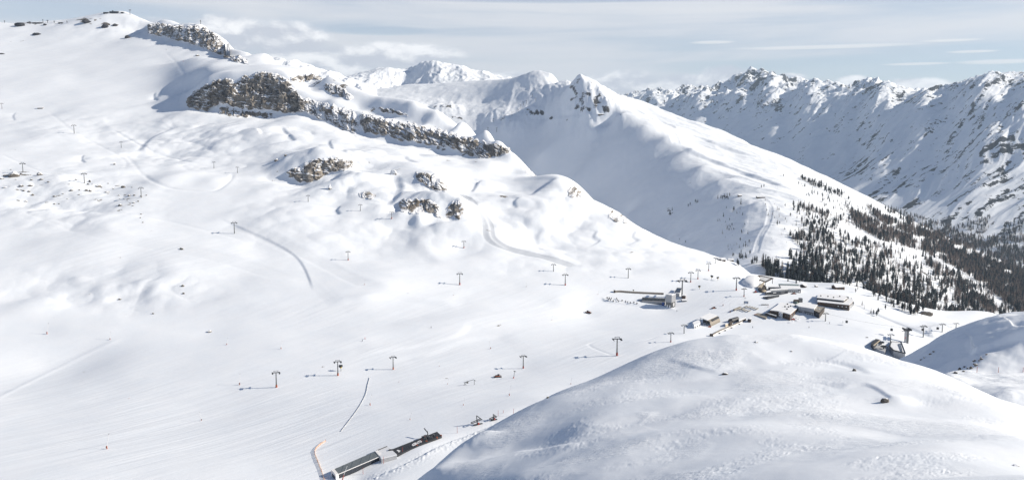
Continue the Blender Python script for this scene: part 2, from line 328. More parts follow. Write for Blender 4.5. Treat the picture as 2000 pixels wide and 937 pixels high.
# ================================================================ world, sun, camera
SUN_AZ, SUN_EL = math.radians(92), math.radians(27)
def make_world(sky_strength=.08, cloud_gain=.61):
    w = bpy.data.worlds.new('World'); scene.world = w; w.use_nodes = True
    nt = NT(w.node_tree); bg = w.node_tree.nodes['Background']
    sky = nt.new('ShaderNodeTexSky', sky_type='NISHITA', sun_disc=False)
    sky.sun_elevation = SUN_EL; sky.sun_rotation = SUN_AZ; sky.altitude = 2500; sky.air_density = 1.0; sky.dust_density = .6
    sky.ozone_density = 1.5
    d = nt.new('ShaderNodeTexCoord').outputs['Generated']
    sx = nt.new('ShaderNodeSeparateXYZ'); nt.l.new(d, sx.inputs[0])
    X, Y, Z = sx.outputs
    hor = nt.math('MAXIMUM', nt.math('SQRT', nt.math('ADD', nt.math('MULTIPLY', X, X), nt.math('MULTIPLY', Y, Y))), .02)
    el = nt.math('DIVIDE', Z, hor)                                   # tangent of the elevation
    az = nt.math('ARCTAN2', X, Y)
    def comb(a, b, c=0.0):
        n = nt.new('ShaderNodeCombineXYZ'); nt.put(n.inputs[0], a); nt.put(n.inputs[1], b); nt.put(n.inputs[2], c); return n.outputs[0]
    # high thin cloud sheet, streaked near the horizon, broken by blue gaps
    st = nt.noise(comb(nt.math('MULTIPLY', az, 2.2), nt.math('MULTIPLY', el, 22.0)), 1.0, 7, .55, .4)
    st2 = nt.noise(comb(nt.math('MULTIPLY', az, 4.5), nt.math('MULTIPLY', el, 75.0), 3.0), 1.0, 5, .5, .3)
    cover = nt.step(nt.math('ADD', nt.math('MULTIPLY', st, .75), nt.math('MULTIPLY', st2, .25)), .30, .56)
    def ell(u, e, ru, re):
        a = nt.math('DIVIDE', nt.math('SUBTRACT', az, u), ru); b = nt.math('DIVIDE', nt.math('SUBTRACT', el, e), re)
        return nt.math('SUBTRACT', 1.0, nt.math('ADD', nt.math('MULTIPLY', a, a), nt.math('MULTIPLY', b, b)))
    def mx(lst):
        r = lst[0]
        for q in lst[1:]: r = nt.math('MAXIMUM', r, q)
        return r
    def A(px, py, rx, ry):
        u, t = ray(px, py); return (math.atan(u), t / math.sqrt(1 + u * u), rx / FPX, ry / FPX)
    gaps = mx([ell(*A(90, 20, 330, 24)), ell(*A(1900, 135, 420, 26)), ell(*A(740, 60, 120, 9)), ell(*A(1560, 128, 260, 16)), ell(*A(1150, 0, 300, 7))])
    gap = nt.math('MULTIPLY', nt.step(nt.math('ADD', gaps, nt.math('MULTIPLY', nt.math('SUBTRACT', st2, .5), 2.2)), -.35, .9), .8)
    cover = nt.math('MULTIPLY', cover, nt.math('SUBTRACT', 1.0, gap))
    cover = nt.math('ADD', nt.math('MULTIPLY', cover, .55), .38)
    cover = nt.math('MULTIPLY', cover, nt.math('SUBTRACT', 1.0, nt.math('MULTIPLY', nt.step(el, .155, .33), .93)))
    g = cloud_gain
    shade = nt.step(st, .3, .7)
    ccol = nt.mix(shade, C4(.86 * g, .90 * g, .98 * g), C4(1.02 * g, 1.03 * g, 1.06 * g))
    skyc = nt.new('ShaderNodeVectorMath', operation='SCALE'); nt.l.new(sky.outputs[0], skyc.inputs[0]); skyc.inputs['Scale'].default_value = sky_strength
    tot = nt.mix(cover, skyc.outputs[0], ccol)
    # thin bright bars of cloud
    bars = mx([ell(*A(1600, 92, 210, 4.5)), ell(*A(1860, 79, 60, 3)), ell(*A(1790, 125, 70, 3)), ell(*A(1960, 120, 90, 5)), ell(*A(1390, 83, 50, 4)), ell(*A(1900, 101, 50, 3))])
    bar = nt.step(nt.math('ADD', bars, nt.math('MULTIPLY', nt.math('SUBTRACT', st2, .5), 1.6)), .05, .9)
    tot = nt.mix(nt.math('MULTIPLY', bar, .75), tot, C4(1.12 * g, 1.12 * g, 1.13 * g))
    # cumulus heaps along the horizon
    pc = comb(nt.math('MULTIPLY', az, 17.0), nt.math('MULTIPLY', el, 32.0), 1.0)
    pn = nt.noise(pc, 1.0, 7, .55, .25)
    pn2 = nt.noise(comb(nt.math('MULTIPLY', az, 17.0), nt.math('MULTIPLY', nt.math('ADD', el, .010), 32.0), 1.0), 1.0, 7, .55, .25)
    heaps = mx([ell(*A(560, 85, 95, 45)), ell(*A(480, 75, 70, 40)), ell(*A(650, 118, 130, 34)), ell(*A(780, 108, 130, 28)), ell(*A(430, 60, 60, 30)), ell(*A(310, 52, 60, 18)),
                ell(*A(1215, 168, 120, 32)), ell(*A(1320, 164, 80, 22)), ell(*A(1420, 152, 60, 26)), ell(*A(1665, 164, 32, 17)), ell(*A(1785, 170, 65, 19)), ell(*A(1540, 152, 40, 10)), ell(*A(980, 150, 90, 12))])
    hm = nt.step(nt.math('ADD', heaps, nt.math('MULTIPLY', nt.math('SUBTRACT', pn, .5), 1.9)), -.05, .7)
    lit = nt.step(nt.math('SUBTRACT', pn, pn2), -.10, .14)
    hcol = nt.mix(lit, C4(.80 * g, .84 * g, .93 * g), C4(1.36 * g, 1.36 * g, 1.37 * g))
    tot = nt.mix(nt.math('MULTIPLY', hm, .95), tot, hcol)
    nt.l.new(tot, bg.inputs['Color']); bg.inputs['Strength'].default_value = 1.0
    return w
def make_sun(strength):
    l = bpy.data.lights.new('sun', 'SUN'); l.energy = strength; l.angle = math.radians(.55); l.color = (1, .90, .75)
    o = bpy.data.objects.new('sun', l); COL.objects.link(o)
    from mathutils import Vector
    S = Vector((math.cos(SUN_EL) * math.sin(SUN_AZ), math.cos(SUN_EL) * math.cos(SUN_AZ), math.sin(SUN_EL)))
    o.rotation_euler = S.to_track_quat('Z', 'Y').to_euler(); o.location = (300, 200, 600)
def make_camera():
    c = bpy.data.cameras.new('camera'); c.sensor_fit = 'HORIZONTAL'; c.sensor_width = 36; c.lens = 36 * FPX / 2000.0
    c.clip_start = .5; c.clip_end = 60000
    o = bpy.data.objects.new('camera', c); COL.objects.link(o); o.rotation_euler = (math.pi / 2 - PITCH, 0, 0)
    scene.camera = o
def make_haze(density):
    me = bpy.data.meshes.new('haze'); bm = bmesh.new(); bmesh.ops.create_cube(bm, size=1)
    for v in bm.verts:
        v.co.x *= 27000; v.co.y = v.co.y * 16000 + 6500; v.co.z = (v.co.z + .5) * (HAZE_TOP - HAZE_BOT) + HAZE_BOT
    bm.to_mesh(me); bm.free(); o = bpy.data.objects.new('haze', me); COL.objects.link(o); o['kind'] = 'stuff'
    m = bpy.data.materials.new('haze_air'); m.use_nodes = True; t = m.node_tree; t.nodes.remove(t.nodes['Principled BSDF'])
    v = t.nodes.new('ShaderNodeVolumePrincipled'); v.inputs['Color'].default_value = (.62, .79, 1, 1); v.inputs['Density'].default_value = density
    v.inputs['Anisotropy'].default_value = 0.2
    t.links.new(v.outputs[0], t.nodes['Material Output'].inputs['Volume']); me.materials.append(m)
HAZE_BOT, HAZE_TOP = -1001.0, 900.0
scene.view_settings.view_transform = 'Standard'; scene.view_settings.look = 'None'; scene.view_settings.gamma = 1; scene.view_settings.use_curve_mapping = False
scene.view_settings.exposure = 0.50
# ================================================================ terrain detail
def poly_field(lay, pts, reach):
    """world polyline from picture points lying on the layer; returns index window, signed distance, parameter 0..1"""
    W = [lay.hit(*q) for q in pts]; W = [w for w in W if w]
    W = np.array(W)[:, :2]
    xmin, ymin = W.min(0) - reach; xmax, ymax = W.max(0) + reach
    m = (lay.X > xmin) & (lay.X < xmax) & (lay.Y > ymin) & (lay.Y < ymax)
    x = lay.X[m]; y = lay.Y[m]
    best = np.full(x.shape, 1e9); sg = np.zeros_like(x); par = np.zeros_like(x)
    seg = np.hypot(*(W[1:] - W[:-1]).T); tot = seg.sum(); acc = 0
    for k in range(len(W) - 1):
        a, b = W[k], W[k + 1]; dx, dy = b - a; l2 = dx * dx + dy * dy + 1e-9
        t = ((x - a[0]) * dx + (y - a[1]) * dy) / l2; tc = np.clip(t, 0, 1)
        ex = x - a[0] - tc * dx; ey = y - a[1] - tc * dy; d = np.hypot(ex, ey)
        s = np.sign(dx * (y - a[1]) - dy * (x - a[0]))
        c = d < best
        best[c] = d[c]; sg[c] = s[c]; par[c] = (acc + tc[c] * seg[k]) / tot
        acc += seg[k]
    return m, best * sg, par
def smooth_poly(pts, n=6):
    P = [np.array(p, float) for p in pts]; out = []
    for i in range(len(P) - 1):
        p0 = P[max(i - 1, 0)]; p1 = P[i]; p2 = P[i + 1]; p3 = P[min(i + 2, len(P) - 1)]
        for k in range(n):
            t = k / n
            out.append(.5 * (2 * p1 + (p2 - p0) * t + (2 * p0 - 5 * p1 + 4 * p2 - p3) * t * t + (3 * p1 - p0 - 3 * p2 + p3) * t ** 3))
    out.append(P[-1]); return [tuple(o) for o in out]
def bank(lay, pts, h, edge, back, taper=.15):
    """a snow step along the line: the ground left of its direction stands h higher, dies away over `back` metres"""
    m, d, par = poly_field(lay, smooth_poly(pts), back * 3)
    tp = sst(0, taper, par) * sst(0, taper, 1 - par)
    prof = sst(-edge, edge, d) * np.exp(-np.maximum(d, 0) / back)
    lay.Z[m] += h * prof * tp
def road(lay, pts, half, cut=1.2, rim=.8, taper=.08, attr=None, aw=1.0):
    m, d, par = poly_field(lay, smooth_poly(pts), half * 4)
    tp = sst(0, taper, par) * sst(0, taper, 1 - par); a = np.abs(d)
    lay.Z[m] += tp * (-cut * sst(half * 1.15, half * .75, a) + rim * np.exp(-((a - half * 1.35) / (half * .35)) ** 2))
    if attr is not None: attr[m] = np.maximum(attr[m], aw * tp * sst(half * 1.1, half * .8, a))
def ridge_line(lay, pts, h, w, taper=.1):
    m, d, par = poly_field(lay, smooth_poly(pts), w * 4)
    tp = sst(0, taper, par) * sst(0, taper, 1 - par)
    lay.Z[m] += h * tp * np.exp(-(d / w) ** 2)
def mound(lay, px, py, wx, wy, h, rot=0.0):
    q = lay.hit(px, py)
    if q is None: return
    dx = lay.X - q[0]; dy = lay.Y - q[1]; c, s = math.cos(math.radians(rot)), math.sin(math.radians(rot))
    a = (dx * c + dy * s) / wx; b = (-dx * s + dy * c) / wy
    r = a * a + b * b; m = r < 9
    lay.Z[m] += h * np.exp(-r[m])

def detail_bowl(l):
    px, py = l.image()
    rough = .26 + blobs(px, py, [(130, 390, 170, 60, .8), (640, 330, 130, 60, 1.0), (840, 390, 140, 60, 1.0), (860, 250, 260, 60, .8), (1080, 420, 190, 70, .75), (600, 260, 180, 50, .5),
                                 (420, 60, 120, 60, .8), (200, 50, 160, 30, .5), (200, 560, 240, 50, .5), (1300, 470, 200, 50, .5), (380, 280, 200, 60, .7), (760, 450, 260, 60, .5), (1150, 500, 240, 40, .45), (560, 430, 120, 60, .45), (150, 250, 160, 40, .4), (250, 570, 200, 40, .6), (1780, 640, 120, 60, .35)])
    flat = blobs(px, py, [(1400, 600, 330, 40, 1.0), (600, 720, 500, 90, .55), (300, 850, 500, 110, .6), (700, 880, 260, 60, .9), (150, 130, 260, 70, .6)])
    rough = rough * (1 - .8 * np.clip(flat, 0, 1))
    X, Y = l.X, l.Y
    l.Z += rough * (6.5 * fbm(X / 130, Y / 100, 2, 1) + 1.6 * fbm(X / 40, Y / 34, 2, 5) * rough + .25 * rough * fbm(X / 9, Y / 9, 2, 9))
    knob = np.clip(rough - .35, 0, 1)
    bil = np.abs(perlin(X / 75 + .25 * fbm(X / 60, Y / 60, 2, 15), Y / 62, 11)) * 9 + np.abs(perlin(X / 31, Y / 27, 12)) * 2.6       # rounded knolls with tight hollows
    l.Z += knob * (bil - 3.5)
    l.Z += .35 * fbm(X / 60, Y / 40, 2, 3) * (1 - np.clip(flat, 0, 1))
    l.Z -= 500 * sst(1350, 1800, Y) * sst(.12, .2, X / Y)           # the plateau ends in the side valley
    g = np.zeros_like(px)
    # steps, mounds and hollows seen in the slopes
    bank(l, [(612, 572), (602, 540), (588, 512), (565, 490), (520, 466), (470, 444), (425, 424)], -1.0, 1.2, 45)
    bank(l, [(860, 520), (825, 490), (800, 464), (765, 440), (705, 415)], -1.7, 9.0, 60)
    bank(l, [(272, 300), (288, 274), (318, 257), (350, 248)], -4.0, 7, 60)
    bank(l, [(300, 292), (250, 264), (218, 248), (204, 232), (215, 222)], .8, 6, 50)
    for q, h, e_, b_ in [([(1062, 488), (1048, 474), (1050, 458), (1064, 448)], -2.0, 5, 26), ([(920, 376), (930, 362), (946, 352)], -3.5, 4, 26), ([(1030, 382), (1058, 366), (1088, 350)], -4, 8, 40), ([(665, 420), (658, 409), (664, 398)], -2.5, 3, 20),
                         ([(578, 276), (562, 263), (552, 248)], -3.5, 4, 30), ([(650, 291), (644, 281), (650, 275)], -2.5, 3, 20), ([(752, 402), (772, 385), (782, 362), (770, 340)], -5, 7, 40), ([(1010, 408), (1004, 396), (1014, 386)], -2, 3, 18), ([(1175, 470), (1160, 462), (1166, 450)], -1.8, 3, 16), ([(1250, 470), (1236, 463), (1242, 452)], -1.6, 3, 16),
                         ([(168, 318), (160, 310), (164, 302)], -2, 2, 12), ([(310, 196), (302, 188), (304, 180)], -2.2, 2, 14), ([(30, 236), (26, 226), (32, 219)], -1.5, 2, 12), ([(455, 262), (480, 252), (500, 254), (512, 268)], -3, 4, 26), ([(700, 306), (680, 300), (672, 292)], -2, 4, 22), ([(820, 318), (800, 312), (790, 304)], -2, 4, 22)]:
        bank(l, q, h, e_, b_)
    mound(l, 345, 352, 40, 45, 9); mound(l, 420, 355, 22, 30, 4)
    ridge_line(l, [(280, 338), (292, 350), (330, 366), (372, 372), (420, 372), (450, 350), (452, 335)], -.8, 3)
    ridge_line(l, [(215, 250), (290, 292), (350, 312), (410, 322)], -.7, 3)
    mound(l, 510, 262, 26, 30, 7); mound(l, 560, 270, 30, 30, 4); mound(l, 660, 280, 26, 40, 5); mound(l, 730, 290, 26, 30, 3)
    mound(l, 1075, 478, 26, 16, -5); mound(l, 1130, 488, 30, 14, -4); mound(l, 1095, 462, 30, 16, 3); mound(l, 1010, 470, 30, 18, 2.5)
    mound(l, 950, 362, 20, 18, 6); mound(l, 1095, 362, 22, 30, 6); mound(l, 985, 400, 24, 20, 3); mound(l, 1210, 440, 22, 26, 4)
    mound(l, 60, 715, 60, 45, -7); mound(l, 150, 700, 40, 30, -3); ridge_line(l, [(-20, 785), (60, 745), (120, 716), (200, 677), (245, 658)], .3, 3)
    mound(l, 500, 575, 60, 40, 2); mound(l, 740, 590, 46, 26, 1.2); mound(l, 715, 582, 14, 12, 1.0); mound(l, 880, 632, 60, 22, 2.8, 20); mound(l, 230, 460, 60, 40, 3)
    mound(l, 30, 575, 25, 26, -2.5); mound(l, 60, 600, 25, 20, 2.5); mound(l, 275, 555, 16, 10, 2); mound(l, 150, 545, 14, 9, 2); mound(l, 235, 583, 12, 8, -1.5)
    mound(l, 600, 420, 40, 30, 3); mound(l, 660, 400, 16, 20, -2.5); mound(l, 160, 310, 8, 8, -2.5); mound(l, 303, 190, 10, 12, -3); mound(l, 100, 160, 70, 60, 3)
    bank(l, [(640, 600), (700, 585), (760, 580), (830, 590), (900, 600)], 1.6, 8, 40)
    bank(l, [(690, 690), (790, 680), (880, 660), (912, 640), (905, 625)], .7, 5, 30)
    bank(l, [(1000, 650), (900, 668), (840, 690), (760, 700)], -.7, 6, 40)
    ridge_line(l, [(1178, 580), (1186, 588), (1230, 594), (1290, 600), (1322, 604)], 1.8, 1.5)
    ridge_line(l, [(1215, 700), (1150, 672), (1240, 668), (1290, 655)], -.3, 1.5)
    bank(l, [(1665, 602), (1720, 622), (1770, 642), (1830, 664)], -2.5, 1.5, 12)
    ridge_line(l, [(1670, 596), (1730, 622), (1800, 650), (1850, 668)], -1.0, 2)
    bank(l, [(720, 937), (800, 900), (862, 868), (930, 842), (1000, 815), (1060, 786)], -1.6, 1.5, 6)
    mm, d, par = poly_field(l, [(700, 945), (800, 905), (862, 872), (930, 846), (1000, 818), (1060, 788)], 30)
    l.Z[mm] += .9 * np.exp(-(d / 5) ** 2) * np.abs(perlin(X[mm] / 2.2, Y[mm] / 2.2, 4))
    road(l, [(880, 372), (912, 388), (936, 408), (952, 436), (958, 464), (985, 482), (1030, 494), (1080, 506), (1130, 524)], 8, .5, .12, attr=g)
    bank(l, [(1010, 492), (985, 484), (960, 466), (954, 438), (938, 410), (914, 390), (884, 374)], 1.3, 1.0, 12)
    road(l, [(445, 437), (500, 452), (560, 480), (620, 508), (680, 540), (730, 560)], 10, .25, .05, attr=g, aw=.38)
    road(l, [(30, 395), (140, 440), (260, 470), (420, 500), (560, 545)], 12, .25, .05, attr=g, aw=.34)
    for q in [[(0, 300), (100, 340), (220, 345), (235, 332)], [(90, 215), (150, 260), (240, 310), (240, 333)], [(240, 300), (260, 318), (280, 345)], [(200, 410), (330, 432), (480, 470)],
              [(320, 100), (350, 130), (362, 160), (350, 195), (345, 215)]]:
        ridge_line(l, q, -.35, 3)
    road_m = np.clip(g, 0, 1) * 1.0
    px, py = l.image()
    groom = np.clip(blobs(px, py, [(250, 830, 480, 120, 1), (560, 830, 240, 110, .9), (800, 690, 260, 45, .7), (650, 610, 300, 40, .6), (1000, 600, 300, 60, .6), (120, 130, 280, 90, .55), (250, 500, 300, 50, .7), (900, 760, 160, 60, .8), (1150, 690, 160, 50, .7), (1400, 600, 150, 40, .5)]) + g * .8, 0, 1)
    gw = fbm((X * .65 + Y * .76) / 90, (X * .76 - Y * .65) / 2.6, 3, 21)
    l.Z += .12 * gw * groom
    # rock showing through
    rock = np.full_like(px, -.35)
    nz = fbm(X / 22, Y / 16, 4, 33) * .35
    rock = np.maximum(rock, nz + blobs(px, py, [(55, 46, 32, 5, .5), (75, 66, 16, 4, .5), (170, 40, 25, 6, .75), (205, 48, 12, 6, .7), (225, 50, 10, 5, .5), (250, 72, 9, 5, .6), (20, 82, 30, 4, .35), (105, 46, 40, 3, .35),
        (30, 340, 40, 8, .42), (120, 380, 110, 18, .24), (250, 390, 50, 30, .25), (45, 365, 50, 20, .25), (420, 205, 40, 12, .35), (620, 160, 40, 14, .45), (660, 175, 40, 18, .45), (740, 215, 40, 10, .35), (720, 380, 26, 10, .40), (770, 335, 16, 8, .4),
        (1120, 372, 18, 14, .42), (1205, 418, 26, 12, .42), (1040, 345, 20, 12, .35), (1265, 455, 16, 6, .3), (990, 382, 14, 8, .35), (540, 345, 14, 14, .35), (900, 300, 120, 20, .30), (760, 260, 120, 20, .25)]))
    return {'rock': rock, 'groom': groom, 'road': road_m}

def detail_mid(l):
    X, Y = l.X, l.Y; px, py = l.image()
    high = sst(-50, 180, l.Z)
    face = blobs_rot(px, py, [(1190, 320, 270, 130, -38, 1.25)])
    peak = blobs(px, py, [(1140, 190, 70, 60, 1), (1050, 190, 60, 50, .4), (1045, 225, 40, 20, .8), (870, 215, 60, 20, .45), (980, 240, 60, 30, .55), (1140, 240, 60, 40, .35)])
    amp = (.42 + 1.0 * peak) * (1 - .8 * sst(1700, 1800, px)) + 0
    r = vee(X / 260, Y / 330, 5, 3)
    l.Z += amp * (9 * r + 4 * fbm(X / 90, Y / 90, 4, 8)) * (1 - .9 * np.clip(face, 0, 1))
    l.Z += .7 * fbm(X / 40, Y / 60, 3, 2)
    # steep ribs under the twin peaks
    rib = vee(X / 52, Y / 180 + X / 300, 4, 12)
    l.Z += peak * 9 * rib
    lit = blobs_rot(px, py, [(1400, 285, 240, 55, -36, 1), (1530, 370, 120, 40, -30, .8)]) * (1 - .8 * np.clip(face, 0, 1))
    l.Z += lit * 11 * vee((X + .9 * Y + 60 * fbm(X / 300, Y / 300, 2, 44)) / 210, (X - Y) / 900, 4, 45, .42)
    mound(l, 965, 235, 60, 90, 22); mound(l, 870, 215, 80, 90, 18); mound(l, 1150, 262, 40, 70, 12); mound(l, 1045, 235, 50, 60, 14)
    mound(l, 1165, 258, 26, 30, 9)
    bank(l, [(1560, 372), (1480, 345), (1400, 315), (1330, 285)], -8, 12, 80); bank(l, [(1480, 310), (1400, 280), (1330, 252), (1270, 225)], -7, 14, 90)
    ridge_line(l, [(1030, 238), (1100, 232), (1160, 226), (1210, 222)], 1.6, 7)
    road(l, [(1490, 385), (1504, 405), (1500, 435), (1484, 465), (1474, 500)], 5, .6, .35)
    road(l, [(1215, 200), (1270, 232), (1310, 255), (1322, 285)], 12, 1.0, .8); road(l, [(1480, 388), (1474, 430), (1470, 490)], 14, .3, .3)
    ridge_line(l, [(1003, 160), (1000, 180), (994, 205), (985, 225)], 2.5, 9); ridge_line(l, [(1055, 142), (1070, 165), (1075, 200), (1050, 240)], 2.0, 8)
    ridge_line(l, [(1700, 465), (1760, 520), (1830, 590)], -5, 22)
    px, py = l.image()
    streak = ridged((X + Y * .3) / 30, (Y - X * .3) / 110, 4, 5) * .28
    rock = -.25 + streak * .5 + 0 * px
    rock = np.maximum(rock, streak + fbm(X / 25, Y / 25, 3, 40) * .2 + blobs_rot(px, py, [(1120, 175, 16, 30, -25, .52), (1140, 195, 18, 40, -30, .52), (1160, 205, 14, 34, -35, .56), (1182, 212, 12, 14, -35, .55), (1106, 182, 8, 22, -25, .4), (1045, 220, 26, 8, 0, .62), (1076, 230, 8, 5, 0, .6),
        (1215, 223, 10, 3, 30, .5), (1320, 400, 14, 10, 0, .35), (1310, 412, 10, 8, 0, .4), (1415, 386, 16, 5, 0, .5), (1415, 384, 10, 4, 0, .6), (870, 208, 30, 5, 0, .5), (980, 235, 30, 8, 0, .3), (890, 230, 26, 6, 0, .4), (935, 235, 10, 8, 0, .45), (1060, 143, 30, 5, -20, .2), (1355, 392, 12, 8, 0, .3),
        (1600, 352, 30, 6, -20, .35), (1580, 470, 60, 40, 0, .20), (1650, 520, 90, 60, 0, .22), (1800, 560, 120, 60, 0, .3), (1700, 430, 60, 20, -20, .22), (1560, 540, 60, 24, 0, .45)]))
    return {'rock': rock}

def detail_far(l):
    X, Y = l.X, l.Y; px, py = l.image()
    k = np.clip(Y / 6000, .5, 1.6)
    side = sst(-480, -200, l.Z)
    wx = X + 160 * fbm(X / 900, Y / 900, 2, 60); wy = Y + 160 * fbm(X / 900, Y / 900, 2, 61)
    g1 = vee(wx / 1700 + .3, (wy - X * .85) / 620, 4, 50, .45)       # spurs running down to the valley
    g2 = vee(wx / 620, (wy - X * .85) / 190, 4, 55)
    top = sst(0, 430, l.Z)
    fx = .30 + .70 * sst(1520, 1740, px); fx = np.maximum(fx, .85 * sst(120, 330, l.Z))
    l.Z += side * k * ((72 - 14 * top) * fx * g1 + (15 + 9 * top) * fx * g2 + (4 + 5 * top) * fbm(X / 120, Y / 90, 4, 58) + 40 * sst(170, 430, l.Z) * vee(X / 330, Y / 270, 5, 63))
    # keep the crest at its surveyed height after the relief is added
    ref = [(1000,192),(1150,184),(1200,185),(1245,180),(1275,168),(1300,178),(1345,164),(1380,170),(1410,158),(1440,141),(1465,133),(1500,139),(1530,151),(1570,152),(1600,157),(1650,165),(1690,151),(1710,153),(1740,165),(1770,174),(1820,168),(1850,164),(1890,149),(1920,139),(1960,142),(2000,139),(2300,120)]
    cx = 1000 + FPX * l.u; ty = np.interp(cx, [q[0] for q in ref], [q[1] for q in ref])
    tt = np.array([ray(a, b)[1] for a, b in zip(cx, ty)]); cur = (l.Z / Y).max(0); dt = cur - tt
    ker = np.hanning(41); ker /= ker.sum(); dt = np.convolve(np.pad(dt, 20, mode='edge'), ker, 'valid')
    l.Z -= dt[None, :] * Y * sst(-480, 150, l.Z)
    px, py = l.image()
    sx, sy = l.slope(); slope = np.hypot(sx, sy)
    n = fbm((X + Y) / 420, (wy - X * .9) / 95, 5, 70); n2 = fbm((X + Y) / 130, (wy - X * .9) / 55, 4, 71)
    rock = -.20 + .42 * n + .25 * n2 + .34 * sst(.5, 1.05, slope) + .16 * g2 + .16 * top
    w = blobs_rot(px, py, [(1975, 330, 60, 130, 10, .85), (1990, 230, 40, 60, 20, .40), (1850, 290, 60, 40, 30, .36), (1790, 340, 70, 26, 30, .8), (1690, 325, 55, 14, 28, .95), (1640, 345, 40, 9, 25, .8), (1720, 375, 60, 16, 30, .6), (1900, 380, 90, 34, 35, .75),
        (1930, 300, 44, 66, 35, .75), (1900, 240, 60, 30, 30, .3), (1650, 245, 36, 5, 30, .55), (1660, 285, 30, 5, 30, .45), (1480, 145, 60, 14, 0, .30), (1520, 218, 8, 12, 0, .75), (1495, 205, 14, 6, 0, .5), (1415, 215, 12, 4, 0, .7), (1830, 170, 60, 10, 20, .4), (1700, 165, 40, 12, 0, .3),
        (1780, 200, 40, 14, 30, .34), (1930, 160, 60, 16, 0, .3), (1460, 150, 30, 14, -20, .34), (1375, 175, 10, 8, 0, .4), (1350, 168, 14, 5, 0, .3), (1880, 430, 90, 26, 35, .8), (1950, 440, 60, 24, 30, .5), (1770, 410, 60, 9, 35, .9), (1860, 455, 60, 8, 35, .8), (2000, 420, 60, 50, 20, .5)])
    w = np.minimum(w, .62 + .25 * n2)
    rock = rock + w * (.54 + .55 * n + .5 * n2 + .2 * g2)
    return {'rock': rock}

def detail_back(l, amp):
    X, Y = l.X, l.Y
    r = vee(X / 140, Y / 280, 5, 80)
    l.Z += amp * (26 * r + 5 * fbm(X / 60, Y / 60, 4, 81))
    sx, sy = l.slope(); slope = np.hypot(sx, sy)
    return {'rock': -.30 + .55 * sst(.5, 1.1, slope) + .22 * fbm(X / 50, Y / 80, 3, 82)}

def detail_hump(l):
    X, Y = l.X, l.Y; px, py = l.image()
    on = sst(70, 130, Y)
    l.Z += on * (1.5 * fbm(X / 50, Y / 40, 2, 90) + .10 * fbm(X / 14, Y / 12, 3, 91))
    # wind crust: small steps and scales facing the wind
    w = sst(-.15, .35, fbm(X / 30, Y / 22, 3, 92) + 0.55 * blobs_rot(px, py, [(1180, 790, 170, 40, 12, 1), (1400, 770, 150, 50, -30, 1), (1380, 900, 120, 50, 0, .7), (1550, 780, 150, 60, 0, .6), (1480, 860, 120, 60, 0, .7), (1750, 880, 200, 60, 0, .5)]) - .30)
    wx = X + 1.5 * fbm(X / 5, Y / 5, 2, 93); wy = Y + 1.5 * fbm(X / 5, Y / 5, 2, 94)
    s1 = vee(wx / 3.2, wy / 1.15, 3, 95)
    l.Z += on * w * .12 * s1
    mound(l, 1380, 722, 14, 6, .8); mound(l, 1400, 732, 10, 5, -.7); bank(l, [(1300, 700), (1340, 712), (1390, 726), (1418, 730)], .5, 1.6, 8)
    bank(l, [(1640, 760), (1690, 752), (1730, 772), (1738, 786)], .55, .9, 9); mound(l, 1755, 782, 5, 4, 1.5); mound(l, 1790, 778, 8, 5, -.9)
    bank(l, [(1150, 868), (1060, 878), (1000, 872)], .8, 3.0, 12); bank(l, [(1290, 806), (1220, 812), (1150, 838)], .3, 2.5, 10); bank(l, [(1600, 702), (1660, 712), (1700, 732)], .5, 2, 10)
    bank(l, [(1500, 712), (1600, 706), (1670, 722)], -.4, 2.0, 9)
    ridge_line(l, [(830, 937), (870, 900), (910, 870), (960, 842)], 2.0, 6); mound(l, 940, 880, 22, 16, -2.2); mound(l, 1010, 905, 20, 12, 1.2)
    return {'rock': np.full_like(px, -.6)}
def detail_rh(l):
    X, Y = l.X, l.Y; px, py = l.image()
    l.Z += 1.6 * fbm(X / 40, Y / 34, 3, 100) + .35 * fbm(X / 10, Y / 9, 3, 101)
    bank(l, [(1890, 690), (1930, 676), (1970, 664), (2030, 650)], 4.0, 3, 16); mound(l, 1970, 712, 14, 8, 3.2); mound(l, 1930, 650, 22, 14, -3)
    px, py = l.image()
    return {'rock': -.5 + blobs_rot(px, py, [(1890, 712, 26, 8, 20, .9), (1875, 718, 10, 6, 0, 1.0), (1905, 708, 14, 6, 20, .9), (1815, 692, 20, 3, 20, .95), (1835, 684, 6, 3, 0, .9), (1925, 705, 10, 4, 0, .7)])}
